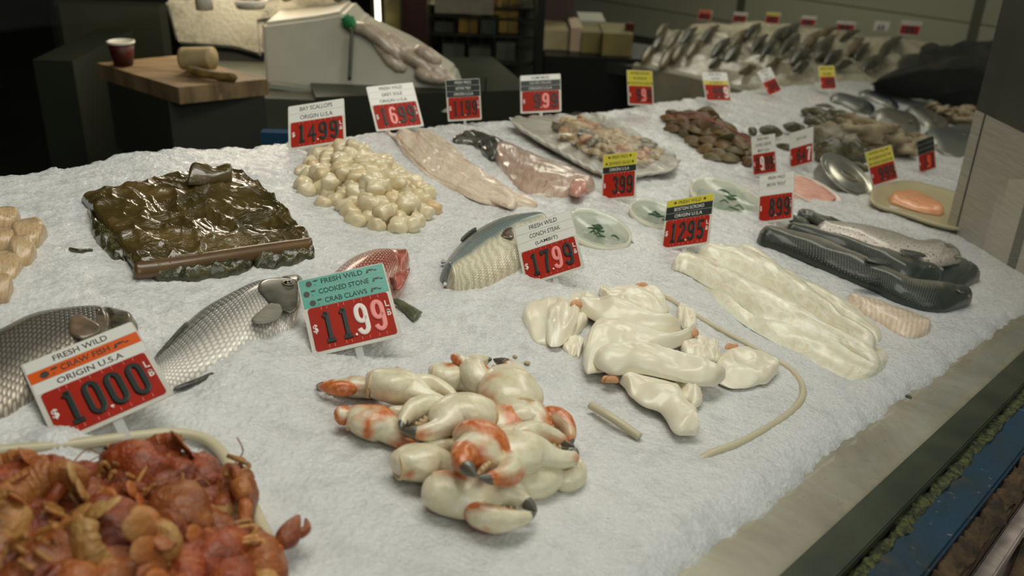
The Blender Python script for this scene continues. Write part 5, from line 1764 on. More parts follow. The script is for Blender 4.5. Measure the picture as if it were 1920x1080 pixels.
def clam_mesh(name, r, seed):
    bm = bmesh.new()
    bmesh.ops.create_uvsphere(bm, u_segments=20, v_segments=14, radius=1)
    for v_ in bm.verts:
        p = v_.co
        rad = math.hypot(p.x, p.y)
        z = math.copysign(max(0, 1 - rad ** 1.6) ** .8, p.z) * .42
        y = p.y * (.82 if p.y < 0 else .95) * (1 - .12 * abs(p.x))
        v_.co = Vector((p.x * 1.08, y + .1 * (1 - abs(p.x)) * (1 if p.y > 0 else 0), z + .02 * mnoise.noise(p * 3 + Vector((seed, 0, 0))))) * r
    me = bpy.data.meshes.new(name)
    bm.to_mesh(me)
    bm.free()
    me.polygons.foreach_set('use_smooth', np.ones(len(me.polygons), dtype=bool))
    return me


CL = [(1242, 232), (1262, 216), (1300, 222), (1345, 236), (1385, 256), (1412, 282), (1408, 314), (1370, 312), (1330, 300), (1290, 272), (1262, 252)]
cm = [clam_mesh('clam', .0265, i) for i in range(4)]
for me in cm:
    me.materials.append(m_clam)
pos = fill_mound(CL, .040, 3, .015, .035, seed=8)
print('CLAM', len(pos))
for a, b, h in pos:
    mw = BED @ Matrix.Translation((a, b, h + .008)) @ Matrix.Rotation(random.random() * 6.28, 4, 'Z') @ Matrix.Rotation(random.uniform(-1.0, 1.0), 4, 'X') @ Matrix.Scale(random.uniform(.85, 1.15), 4)
    o = put('clam', random.choice(cm), None, None, mw)
    tag(o, 'brown clam in the net bag heap behind the lobster meat sign', 'clam', 'brown clams in the net bag')
net = [bed(x, y, h) for x, y, h in ((1248, 218, .03), (1300, 214, .055), (1345, 228, .06), (1395, 258, .055), (1412, 285, .03))]
for q in net:
    pass
o = empty('net_bag', BED @ Matrix.Translation(net[2]), 'thin pinkish net bag edge draped over the brown clams', 'net bag')
m_net = M('pink_net', RGB(150, 84, 76), None, rough=.6)
for k in range(3):
    tube('cord', [p - net[2] + Vector((.004 * k, -.022 * k, .003 * math.sin(i_ * 2 + k))) for i_, p in enumerate(net)], .0012, m_net, o)
# ================================================================ CRAB CLAWS
def clawmat(name, bias):
    t = NT(name)
    v = t.coords('Object')
    oi = t.n('ShaderNodeObjectInfo')
    cb_ = t.n('ShaderNodeVectorMath', operation='ADD')
    t.l(v, cb_.inputs[0])
    t.l(oi.outputs['Random'], cb_.inputs[1])
    n1 = t.noise(2.0, 2, cb_.outputs[0], .4, .4)
    n2 = t.noise(14, 3, v)
    f = t.ramp(n1, [(bias - .05, (0, 0, 0)), (bias + .06, (1, 1, 1))])
    org_ = t.ramp(n2, [(0.35, RGB(178, 86, 34, 1.25)), (0.6, RGB(198, 118, 62, 1.25)), (.72, RGB(216, 168, 124, 1.25))])
    crm = t.ramp(t.noise(5, 3, v), [(0.3, RGB(196, 184, 148, 1.3)), (0.65, RGB(216, 208, 184, 1.3))])
    t.set(Base_Color=t.mix(f, crm, org_), Roughness=.33, Coat_Weight=.3, Coat_Roughness=.15, Subsurface_Weight=.08, Subsurface_Scale=.004)
    t.bump(n2, .12, .01)
    return t.m


m_cl1, m_cl2, m_cl3 = clawmat('cream_claw_shell', .66), clawmat('half_orange_claw_shell', .52), clawmat('orange_claw_shell', .42)
m_ctp = M('black_claw_tip', RGB(62, 60, 52), RGB(104, 98, 84), 120, .3, coat=.4)
m_jnt = M('pale_joint_membrane', RGB(206, 190, 152), RGB(176, 140, 96), 120, .4)
m_gap = M('claw_hinge_dark', RGB(150, 118, 80), RGB(176, 150, 110), 90, .5)


def crab_claw(label, px, py, h, ang, length, flip=1, roll=0.0, mat=None, mat2=None, knuckle=True, open_=0.0, pitch=0.0):
    """unit claw: joint at x=-.42, tips near x=.58 ; bulky palm, lower fixed finger, upper moving finger"""
    c = bed(px, py, h)
    c2 = bed(px + math.cos(math.radians(ang)) * 10, py - math.sin(math.radians(ang)) * 10, h)
    rz = math.atan2(c2.y - c.y, c2.x - c.x)
    ln = (c2 - c).length / 10 * length * 1.12
    c.z = h = h * .8
    mw = BED @ Matrix.Translation(c) @ Matrix.Rotation(rz, 4, 'Z') @ Matrix.Rotation(roll, 4, 'X') @ Matrix.Rotation(-pitch, 4, 'Y') @ Matrix.Diagonal((ln, ln * flip, ln, 1))
    e = empty('crab_claw', mw, label, 'crab claw', 'stone crab claws in the heap')
    m1, m2 = mat or m_cl1, mat2 or mat or m_cl1
    sect('palm', [(-.46, .02, -.02), (-.38, .03, 0), (-.24, .02, .02), (-.06, .0, .03), (.10, -.04, .02), (.26, -.16, .0), (.46, -.18, -.02), (.60, -.08, -.02)],
         [(.10, .09), (.20, .15), (.27, .18), (.29, .19), (.22, .16), (.12, .11), (.085, .08), (.02, .02)], m1, 28, e, Matrix.Identity(4), seg=44, rough=.10, rs=20, seed=px * .1)
    sect('moving_finger', [(-.02, .20, .02), (.10, .25, .03), (.26, .26, .03), (.42, .20, .02), (.54, .09 + open_ * .3, .0), (.61, -.02 + open_, -.02)],
         [(.06, .07), (.12, .12), (.125, .13), (.095, .10), (.06, .065), (.014, .02)], m2, 22, e, Matrix.Identity(4), seg=34, rough=.08, seed=py * .1)
    sect('fingertip', [(.525, .105, 0), (.575, .045, -.01), (.63, -.04, -.02)], [(.063, .068), (.044, .048), (.01, .012)], m_ctp, 18, e, Matrix.Identity(4), seg=16)
    sect('fingertip', [(.50, -.155, -.02), (.57, -.11, -.02), (.635, -.05, -.02)], [(.078, .074), (.05, .05), (.01, .01)], m_ctp, 18, e, Matrix.Identity(4), seg=16)
    sect('hinge', [(.08, .10, .06), (.12, .14, .10), (.16, .20, .07)], [(.035, .03)] * 3, m_jnt, 12, e, Matrix.Identity(4), seg=12)
    sect('bite_edge', [(.16, .09, .0), (.28, .05, -.02), (.40, .01, -.04), (.48, -.02, -.05)], [(.035, .05), (.035, .05), (.03, .04), (.02, .02)], m_gap, 12, e, Matrix.Identity(4), seg=14, rough=.3)
    for k in range(5):
        lathe('tooth', [(0, -.02), (.022, 0), (.016, .03), (0, .042)], m_jnt, e, Matrix.Translation((.20 + k * .06, .10 - k * .025, .03 - k * .012)), 8)
    tube('joint_ring', [(-.40, .15 * math.cos(a), .13 * math.sin(a)) for a in np.linspace(0, 6.28, 12, endpoint=False)], .022, m_jnt, e, Matrix.Identity(4), closed=True)
    if knuckle:
        sect('knuckle', [(-.62, .03, -.03), (-.55, .03, 0), (-.46, .02, 0), (-.40, .0, 0)], [(.09, .08), (.14, .12), (.12, .11), (.08, .08)], m2, 20, e, Matrix.Identity(4), seg=20, rough=.15, seed=px)
    return e


crab_claw('biggest cream crab claw at the top left of the heap', 762, 722, .030, -10, 150, 1, -.2, m_cl1, knuckle=False)
crab_claw('low orange crab claw at the far left of the heap, joint hidden', 664, 726, .006, 176, 100, 1, .3, m_cl2, m_cl3, knuckle=False)
crab_claw('crab claw with an orange wrist at the left of the heap', 715, 795, .012, -14, 128, 1, .2, m_cl2, m_cl3)
crab_claw('cream crab claw pointing left in the centre of the heap', 856, 770, .036, 188, 146, -1, .1, m_cl1, knuckle=False)
crab_claw('orange and cream claw piece standing up at the top of the heap', 888, 680, .028, 150, 62, 1, .4, m_cl3, m_cl3, knuckle=False)
crab_claw('cream crab claw with a closed grip at the upper right of the heap', 952, 722, .024, 120, 104, 1, 0, m_cl1, m_cl1)
crab_claw('pale crab claw lying behind the biggest one', 860, 706, .014, -8, 110, 1, 0, m_cl1, knuckle=False)
crab_claw('rough orange crab claw at the right of the heap curling down', 1000, 784, .020, -30, 118, 1, .2, m_cl3, m_cl3, knuckle=False)
crab_claw('bright orange crab claw standing upright in the middle of the heap', 905, 826, .046, -96, 98, 1, -.3, m_cl3, m_cl3, knuckle=False, pitch=.2)
crab_claw('cream crab claw with an orange finger at the centre right of the heap', 990, 838, .034, 12, 132, 1, .1, m_cl1, m_cl3)
crab_claw('cream crab claw at the lower left of the heap', 808, 862, .018, 6, 132, 1, 0, m_cl1, knuckle=False)
crab_claw('small cream crab claw low at the right end of the heap', 1016, 882, .010, 30, 104, -1, .2, m_cl1)
crab_claw('cream crab claw nearest the camera with a black finger tip', 886, 926, .018, -14, 176, -1, .1, m_cl1, m_cl2, knuckle=False)
crab_claw('half orange crab claw under the middle of the heap', 940, 800, .012, 200, 120, 1, .1, m_cl2, m_cl3, knuckle=False)

# ================================================================ CRAWFISH and their tray
trp = [bed(x, y, .008) for x, y in [(-240, 870), (-60, 842), (120, 826), (250, 810), (330, 804), (385, 815), (420, 846), (448, 900), (478, 950), (505, 1010), (530, 1090), (520, 1180), (-300, 1200)]]
c0 = sum(trp, Vector()) / len(trp)
o = tube('crawfish_tray', [p - c0 for p in trp], .0055, m_tray, None, BED @ Matrix.Translation(c0 - Vector((0, 0, .004))), closed=True, flat=.7, seg=160)
tag(o, 'beige tray rim half buried in ice around the crawfish', 'tray')


def crawmat(name, c1, c2, c3):
    t = NT(name)
    v = t.coords('Object')
    oi = t.n('ShaderNodeObjectInfo')
    n1 = t.noise(34, 4, v, .6, .5)
    c = t.ramp(n1, [(.3, c1), (.5, c2), (.72, c3)])
    hs = t.n('ShaderNodeHueSaturation')
    t.l(t.math('ADD', .75, t.math('MULTIPLY', oi.outputs['Random'], .5)), hs.inputs['Value'])
    t.l(c, hs.inputs['Color'])
    t.set(Base_Color=hs.outputs['Color'], Roughness=.42, Coat_Weight=.2, Coat_Roughness=.25)
    t.bump(t.noise(110, 4, v, .7), 1.0, .006)
    return t.m


m_cf1 = crawmat('cooked_crawfish_red', RGB(84, 34, 12, 1.2), RGB(140, 60, 22, 1.2), RGB(172, 98, 40, 1.2))
m_cf2 = crawmat('cooked_crawfish_orange', RGB(120, 56, 20, 1.15), RGB(160, 88, 36, 1.15), RGB(188, 128, 64, 1.15))
m_cf3 = crawmat('cooked_crawfish_leg', RGB(130, 76, 30, 1.15), RGB(180, 126, 64, 1.15), RGB(196, 154, 94, 1.15))
m_cfd = M('crawfish_eye_black', RGB(20, 14, 10), None, rough=.15)


def crawfish(label, px, py, h, ang, s, mat, mat2, curl=1.0, roll=0.0, group='cooked crawfish in the tray', pitch=0.0, claws=True):
    c = bed(px, py, h)
    c2 = bed(px + math.cos(math.radians(ang)) * 10, py - math.sin(math.radians(ang)) * 10, h)
    rz = math.atan2(c2.y - c.y, c2.x - c.x)
    c.z = h * .6 + .004
    claws = claws and ('claw' in label or (int(px * 3 + py) % 3 == 0 and py > 960))
    mw = BED @ Matrix.Translation(c) @ Matrix.Rotation(rz, 4, 'Z') @ Matrix.Rotation(roll, 4, 'X') @ Matrix.Rotation(pitch, 4, 'Y') @ Matrix.Scale(s, 4)
    e = empty('crawfish', mw, label, 'crawfish', group)
    s_fix = 1
    I = Matrix.Identity(4)
    # carapace, front along +x
    sect('carapace', [(-.016, 0, .002), (-.008, 0, .003), (.006, 0, .003), (.016, 0, .001), (.023, 0, -.001), (.027, 0, -.001)],
         [(.009, .008), (.0125, .0115), (.0125, .0115), (.009, .008), (.004, .004), (.001, .001)], mat, 20, e, I, seg=36, rough=.22, rs=60, seed=px * .13)
    # segmented tail curling under
    C_, R_ = [], []
    N = 40
    for i in range(N + 1):
        t_ = i / N
        a = t_ * 2.6 * curl
        r = .013
        x = -.014 - (math.sin(a) * r if curl > .05 else t_ * .034)
        z = .002 - (1 - math.cos(a)) * r
        if curl < .6:
            x = -.014 - t_ * .036
            z = .002 - t_ * t_ * .010
        seg_ = .5 + .5 * abs(math.sin(t_ * math.pi * 6))
        k = (1 - .45 * t_) * (.86 + .14 * seg_)
        C_.append((x, 0, z))
        R_.append((.0112 * k, .0082 * k))
    sect('tail', C_, R_, mat2, 18, e, I, seg=80, rough=.10, rs=90, seed=py * .1)
    xe, ze = C_[-1][0], C_[-1][2]
    for k in (-1, 0, 1):
        sect('tail_fan', [(xe, k * .003, ze), (xe + (.006 if curl > .6 else -.006), k * .007, ze - .002), (xe + (.012 if curl > .6 else -.013), k * .010, ze - .003)], [(.003, .001), (.005, .001), (.003, .0008)], mat, 10, e, I, seg=10)
    rr = random.Random(int(px * 7 + py))
    for sd in (-1, 1):
        for k in range(4):
            x0 = .010 - k * .006
            j = rr.uniform(-.003, .003)
            tube('leg', [(x0, sd * .008, -.003), (x0 + .003 + j, sd * .014, .002 + j), (x0 + .001 + j * 2, sd * .015, -.007)], .0012, m_cf3, e, I, n=6)
        tube('antenna', [(.024, sd * .002, 0), (.029, sd * .008 + rr.uniform(-.004, .004), .002), (.028, sd * .016, -.004)], .0004, m_cf3, e, I, n=5)
        lathe('eye', [(0, -.0012), (.0014, 0), (0, .0014)], m_cfd, e, Matrix.Translation((.0195, sd * .005, .006)), 8)
        if claws:
            j = rr.uniform(-.006, .006)
            sect('claw_arm', [(.012, sd * .008, -.002), (.020, sd * .016, .002), (.026, sd * (.017 + j * .3), .002)], [(.0022, .0022), (.003, .003), (.0026, .0026)], mat, 10, e, I, seg=12)
            sect('claw', [(.025, sd * (.017 + j * .3), .002), (.032, sd * (.017 + j * .6), .003), (.041, sd * (.015 + j), .002), (.052, sd * (.012 + j), .001)], [(.003, .003), (.0058, .0045), (.0042, .0036), (.0008, .0008)], mat, 14, e, I, seg=20)
            sect('claw_finger', [(.036, sd * (.020 + j), .002), (.044, sd * (.021 + j), .002), (.052, sd * (.0155 + j), .001)], [(.0026, .0026), (.0022, .0022), (.0006, .0006)], mat, 10, e, I, seg=14)
    return e


GEN = 'curled cooked crawfish in the packed middle of the tray heap'
# singled-out ones round the edge of the heap, then the packed middle
CR_ = [('dark red crawfish at the top of the heap', 262, 866, .036, 150, 1.5, m_cf1, m_cf1, 1, .2), ('dark red crawfish with an outstretched leg at the upper right of the heap', 308, 872, .028, -20, 1.3, m_cf1, m_cf1, 1, .3),
       ('orange furry legged crawfish at the right edge of the tray', 425, 925, .016, 80, 1.5, m_cf2, m_cf3, 1, 1.9), ('big orange crawfish seen from above with its tail towards the camera', 340, 950, .042, 95, 1.6, m_cf2, m_cf1, .4, 0),
       ('round orange crawfish curled up at the upper left', 95, 905, .030, 170, 1.6, m_cf2, m_cf1, 1, .4), ('dark red crawfish curled at the left edge of the frame', 20, 915, .026, 20, 1.6, m_cf1, m_cf1, 1, .2),
       ('small dark crawfish between the round orange one and the top one', 160, 912, .014, 100, 1.1, m_cf1, m_cf1, 1, .2), ('second small dark crawfish beside the top of the heap', 190, 910, .012, 60, 1.1, m_cf1, m_cf1, 1, .2),
       ('yellowish crawfish showing its curled legs in the middle of the heap', 265, 985, .040, 40, 1.5, m_cf3, m_cf3, 1, 2.6), ('crawfish with a raised red claw at the lower right of the heap', 405, 1048, .020, 40, 1.5, m_cf1, m_cf1, .4, .1),
       ('crawfish with a banded tail right of the big orange one', 385, 1010, .018, 140, 1.5, m_cf2, m_cf2, .4, .5), ('dark red crawfish at the right of the heap beside the big orange one', 372, 905, .014, 120, 1.4, m_cf1, m_cf1, 1, .1),
       ('orange crawfish at the bottom right corner of the heap', 470, 1062, .010, 110, 1.5, m_cf2, m_cf3, 1, 1.5), ('pale bellied crawfish curled at the lower left middle', 130, 1040, .040, 200, 1.9, m_cf2, m_cf3, 1, 2.2),
       ('pale crawfish belly curl at the left frame edge', 10, 975, .040, 250, 1.8, m_cf3, m_cf2, 1, 2.0), ('long orange crawfish left of the yellowish one', 205, 985, .040, 100, 1.7, m_cf1, m_cf2, .4, .3)]
for (lab, x, y, h, a, s, m1, m2, cu, ro) in CR_:
    crawfish(lab, x, y, h, a, s, m1, m2, cu, ro)
rg = random.Random(4)
for (x, y, h) in [(55, 950, .02), (120, 965, .018), (240, 915, .02), (285, 915, .024), (70, 1005, .03), (165, 1000, .022), (60, 1060, .034), (205, 1062, .034), (270, 1065, .02), (320, 1050, .016), (240, 1090, .03), (350, 1085, .012),
                  (140, 1095, .036), (10, 1030, .03), (430, 1105, .012), (60, 1120, .03), (-30, 960, .02), (-40, 1040, .03), (330, 905, .012), (230, 950, .02), (110, 1010, .01), (160, 950, .01), (300, 1110, .02), (200, 1130, .02), (400, 1010, .004)]:
    crawfish(GEN, x, y, h, rg.uniform(0, 360), rg.uniform(1.25, 1.55), rg.choice([m_cf1, m_cf1, m_cf2]), rg.choice([m_cf1, m_cf2, m_cf3]), rg.choice([1, 1, .4]), rg.choice([0, .3, 2.2, 2.8]), group='crawfish in the packed middle of the tray')

# ================================================================ WRAPPED TRAY OF MIXED SEAFOOD SALAD
SAL = [(962, 228), (1000, 222), (1100, 217), (1140, 224), (1180, 246), (1225, 272), (1266, 298), (1258, 318), (1215, 326), (1160, 332), (1120, 322), (1080, 302), (1040, 278), (1000, 256)]
sp_ = [bed(x, y, .02) for x, y in SAL]
sc0 = sum(sp_, Vector()) / len(sp_)
sc0.z = 0
plat = empty('serving_platter', BED @ Matrix.Translation(sc0), 'white fluted platter of mixed seafood salad under clear film', 'platter')
V_, Fc = [], []
NN = 160
rings = [(0.0, .004), (.55, .004), (.80, .006), (.90, .018), (1.0, .024), (1.04, .022), (1.0, .016), (.88, .006), (.80, -.002), (0, -.002)]
for k, (f_, h) in enumerate(rings):
    for i in range(NN):
        u = i / NN * len(sp_)
        i0 = int(u)
        p = crom([sp_[i0 - 1], sp_[i0], sp_[(i0 + 1) % len(sp_)], sp_[(i0 + 2) % len(sp_)]], (1 + u - i0) / 3) - sc0
        wv = 1 + (.018 * math.sin(i / NN * 2 * math.pi * 30) if f_ > .95 else 0)
        V_.append((p.x * f_ * wv, p.y * f_ * wv, h + (.003 * math.sin(i / NN * 2 * math.pi * 30) if f_ > .95 else 0)))
for k in range(len(rings) - 1):
    for i in range(NN):
        Fc.append((k * NN + i, k * NN + (i + 1) % NN, (k + 1) * NN + (i + 1) % NN, (k + 1) * NN + i))
m_plat = M('white_fluted_plastic', RGB(186, 182, 170), RGB(168, 164, 152), 10, .35)
put('platter_body', mesh_from('platter_body', V_, Fc, None, True, 1e-5), m_plat, plat)
# film
t = NT('clear_film')
out = t.t.nodes['Material Output']
tr = t.n('ShaderNodeBsdfTransparent')
tr.inputs['Color'].default_value = (.93, .93, .92, 1)
gl = t.n('ShaderNodeBsdfGlossy')
gl.inputs['Roughness'].default_value = .08
lw = t.n('ShaderNodeLayerWeight')
lw.inputs['Blend'].default_value = .22
bp_ = t.n('ShaderNodeBump')
bp_.inputs['Strength'].default_value = .7
bp_.inputs['Distance'].default_value = .008
t.l(t.noise(22, 3, t.coords('Object', (1, 5, 1), (0, 0, .6)), .6, .8), bp_.inputs['Height'])
t.l(bp_.outputs[0], gl.inputs['Normal'])
t.l(bp_.outputs[0], lw.inputs['Normal'])
mx = t.n('ShaderNodeMixShader')
t.l(t.math('MULTIPLY', lw.outputs['Facing'], .55), mx.inputs[0])
t.l(tr.outputs[0], mx.inputs[1])
t.l(gl.outputs[0], mx.inputs[2])
t.l(mx.outputs[0], out.inputs['Surface'])
m_film = t.m
V_, Fc = [], []
K = 14
for k in range(K + 1):
    f_ = k / K
    for i in range(NN):
        u = i / NN * len(sp_)
        i0 = int(u)
        p = crom([sp_[i0 - 1], sp_[i0], sp_[(i0 + 1) % len(sp_)], sp_[(i0 + 2) % len(sp_)]], (1 + u - i0) / 3) - sc0
        V_.append((p.x * f_ * 1.02, p.y * f_ * 1.02, .026 + .020 * (1 - f_ ** 2) + .0025 * math.sin(i * .7) * f_))
for k in range(K):
    for i in range(NN):
        Fc.append((k * NN + i, (k + 1) * NN + i, (k + 1) * NN + (i + 1) % NN, k * NN + (i + 1) % NN))
fm = put('film', mesh_from('film', V_, Fc, None, True, 1e-5), m_film, plat)
m_sr = M('salad_squid_cream', RGB(184, 162, 122), RGB(158, 134, 96), 60, .3, coat=.3, third=RGB(200, 182, 150))
m_sdk = M('salad_mussel_dark', RGB(70, 68, 52), RGB(120, 106, 76), 70, .3, coat=.3)
m_sor = M('salad_shrimp_orange', RGB(184, 130, 88), RGB(160, 108, 70), 70, .3, coat=.3)
INN = [(1045, 244), (1090, 240), (1130, 256), (1180, 280), (1235, 300), (1240, 312), (1180, 318), (1120, 308), (1075, 285), (1048, 262)]
rg = random.Random(9)
pos = fill_mound(INN, .034, 2, .012, .02, seed=12)
protos = {}
for k in range(4):
    me = lump_mesh('salad_piece', .020, k * 4.1, 1.2, .8, .6, .5); me.materials.append([m_sr, m_sdk, m_sor, m_sr][k]); protos[k] = me
rp_ = [Vector((.020 * math.cos(a), .016 * math.sin(a), .004 * math.sin(2 * a))) for a in np.linspace(0.3, 5.9, 10)]
ring_o = tube('squid_ring_tmp', rp_, .0065, m_sr)
ring_me = ring_o.data
bpy.data.objects.remove(ring_o)
for a, b, h in pos:
    k = rg.randrange(7)
    mw = BED @ Matrix.Translation((a, b, .016 + h)) @ Matrix.Rotation(rg.uniform(0, 6.28), 4, 'Z') @ Matrix.Rotation(rg.uniform(-.5, .5), 4, 'X') @ Matrix.Scale(rg.uniform(.7, 1.1), 4)
    if k >= 4:
        o = put('squid_ring', ring_me, None, None, mw)
        tag(o, 'cream squid ring in the film wrapped seafood salad', 'squid ring', 'squid rings in the salad')
    else:
        o = put('salad_piece', protos[k], None, None, mw)
        tag(o, ['cream lump in the film wrapped seafood salad', 'dark mussel piece in the film wrapped seafood salad', 'orange piece in the film wrapped seafood salad', 'cream lump in the film wrapped seafood salad'][k], 'seafood piece', ['cream pieces in the salad', 'dark pieces in the salad', 'orange pieces in the salad', 'cream pieces in the salad'][k])

# ================================================================ ROUND TUBS OF SEAWEED SALAD
m_tub = M('cloudy_white_tub', RGB(214, 210, 190), None, rough=.3)
m_lid = NT('cloudy_lid')
m_lid.set(Base_Color=m_lid.ramp(m_lid.noise(30, 4), [(.35, RGB(206, 206, 192)), (.7, RGB(190, 196, 180))]), Roughness=.15, Coat_Weight=.6)
m_lid.b.inputs['Alpha'].default_value = .38
m_lid = m_lid.m
m_green = M('chopped_green_seaweed', RGB(70, 104, 66), RGB(150, 166, 140), 60, .5, .8, 100, dist=.004, third=RGB(176, 186, 164))
for lab, x, y, rx, tx, ty in (('white round tub of seaweed salad directly right of the CONCH STEAK sign', 1117, 432, 52, .22, .06), ('white round tub half hidden left of the BOSTON SCROAD sign', 1226, 404, 38, .22, .06),
                              ('white round tub of green seaweed salad between the BOSTON SCROAD and BROOK TROUT signs', 1362, 374, 51, .22, .06)):
    q = bed(x, y, .01)
    q2 = bed(x + rx, y, .01)
    r = (q2 - q).length
    e = empty('seaweed_tub', BED @ Matrix.Translation((q.x, q.y, -.012)) @ Matrix.Rotation(ty, 4, 'Y') @ Matrix.Rotation(tx, 4, 'X'), lab, 'tub')
    I = Matrix.Identity(4)
    lathe('tub', [(0, 0), (r * .78, 0), (r * .92, .022), (r * .96, .022), (r * .96, .020), (r, .020), (r, .028), (r * .95, .029), (r * .92, .026), (r * .86, .012), (0, .012)], m_tub, e, I, 56)
    lathe('lid', [(0, .0225), (r * .86, .0225), (r * .90, .0265), (r * .97, .0285), (r * .99, .031), (r * .93, .031), (r * .86, .0255), (0, .0245)], m_lid, e, I, 56)
    me = lump_mesh('seaweed_salad', r * .80, x * .1, 1, 1, .10, .7, nseg=40, nring=20)
    me.materials.append(m_green)
    put('seaweed_salad', me, None, e, Matrix.Translation((r * .1, -r * .05, .017)))
    rg = random.Random(int(x))
    for k in range(10):
        a, d = rg.uniform(0, 6.28), rg.uniform(0, r * .45)
        s_ = r * .12
        tube('seaweed_strand', [(d * math.cos(a), d * math.sin(a), .0238), (d * math.cos(a) + s_, d * math.sin(a) + rg.uniform(-s_, s_), .0262), (d * math.cos(a) + s_ * 2, d * math.sin(a) + rg.uniform(-s_, s_), .024)], .0016, M('strand_green', RGB(44, 74, 44), None, rough=.4), e, I, n=5)

# pink dip tub and tin
q = bed(1518, 358, .01); q2 = bed(1556, 358, .01); r = (q2 - q).length
e = empty('pink_salad_tub', BED @ Matrix.Translation((q.x, q.y, -.01)) @ Matrix.Rotation(.12, 4, 'Y') @ Matrix.Rotation(.2, 4, 'X'), 'white tub of pink shredded salad behind the BROOK TROUT sign', 'tub')
lathe('tub', [(0, 0), (r * .8, 0), (r * .96, .020), (r, .024), (r * .95, .025), (r * .88, .014), (0, .014)], M('white_tub_plastic', RGB(196, 186, 172), None, rough=.3), e, Matrix.Identity(4), 48)
me = lump_mesh('pink_salad', r * .86, 3.3, 1, 1, .16, .5, nseg=40, nring=16); me.materials.append(M('pink_salad', RGB(206, 160, 140), RGB(190, 130, 112), 60, .4, .5, 120, stretch=(1, 4, 1), third=RGB(214, 190, 170)))
put('pink_salad', me, None, e, Matrix.Translation((0, 0, .018)))
q = bed(1572, 334, .015); q2 = bed(1606, 334, .015); r = (q2 - q).length
e = empty('food_tin', BED @ Matrix.Translation((q.x, q.y, -.008)) @ Matrix.Rotation(.28, 4, 'Y') @ Matrix.Rotation(.40, 4, 'X'), 'round silver food tin with a ring pull tilted in the ice', 'tin')
m_tin = M('tin_metal', RGB(160, 158, 146), RGB(140, 138, 126), 20, .28, metal=.8)
lathe('can', [(0, 0), (r * .86, 0), (r * .90, .004), (r * .92, .038), (r, .040), (r, .044), (r * .95, .044), (r * .91, .040), (r * .6, .040), (r * .58, .041), (0, .041)], m_tin, e, Matrix.Identity(4), 56)
tube('ring_pull', [(r * (.1 + .3 * math.cos(a)), r * .16 * math.sin(a), .0435) for a in np.linspace(0, 6.28, 14, endpoint=False)], .0016, m_tin, e, Matrix.Identity(4), closed=True)
tube('lid_groove', [(r * .78 * math.cos(a), r * .78 * math.sin(a), .0405) for a in np.linspace(0, 6.28, 24, endpoint=False)], .0012, m_tin, e, Matrix.Identity(4), closed=True)

# beige tray with salmon
TP = [(1632, 372), (1650, 352), (1700, 342), (1750, 352), (1800, 366), (1840, 385), (1840, 430), (1800, 432), (1745, 420), (1690, 402), (1645, 388)]
tp = [bed(x, y, .01) for x, y in TP]
tc2 = sum(tp, Vector()) / len(tp); tc2.z = 0
e = empty('salmon_tray', BED @ Matrix.Translation(tc2), 'beige plastic tray with a salmon fillet beside the steel end panel', 'tray')
V_, Fc = [], []
NN = 120
rings = [(0.0, .004), (.80, .004), (.90, .012), (.97, .016), (1.02, .015), (1.02, .011), (.92, .002), (.8, -.003), (0, -.003)]
for k, (f_, h) in enumerate(rings):
    for i in range(NN):
        u = i / NN * len(tp)
        i0 = int(u)
        p = crom([tp[i0 - 1], tp[i0], tp[(i0 + 1) % len(tp)], tp[(i0 + 2) % len(tp)]], (1 + u - i0) / 3) - tc2
        V_.append((p.x * f_, p.y * f_, h))
for k in range(len(rings) - 1):
    for i in range(NN):
        Fc.append((k * NN + i, k * NN + (i + 1) % NN, (k + 1) * NN + (i + 1) % NN, (k + 1) * NN + i))
put('tray_body', mesh_from('tray_body', V_, Fc, None, True, 1e-5), M('beige_tray_plastic', RGB(166, 156, 122), RGB(156, 146, 112), 6, .4), e)
m_sal = fleshmat('salmon_flesh', RGB(206, 122, 76), RGB(214, 146, 100), None, band=('Y', 3, RGB(220, 176, 136), .5), sss=.2)
f = strip('salmon_fillet', [(1666, 366), (1690, 358), (1718, 358), (1745, 372), (1774, 392)], [(1670, 374), (1690, 380), (1715, 388), (1740, 394), (1768, 398)], .020, m_sal, h0=.006, nu=50, nv=20, ends=(.15, .1), wrinkle=.002, wscale=50)
tag(f, 'orange salmon fillet lying in the beige tray', 'fillet')
strip('salmon_skin', [(1668, 374), (1690, 380), (1712, 387)], [(1672, 377), (1690, 384), (1712, 391)], .006, M('salmon_skin', RGB(110, 106, 92), None, rough=.3, coat=.4), h0=.006, parent=f, origin=o_org[f.name], nu=20, nv=6)

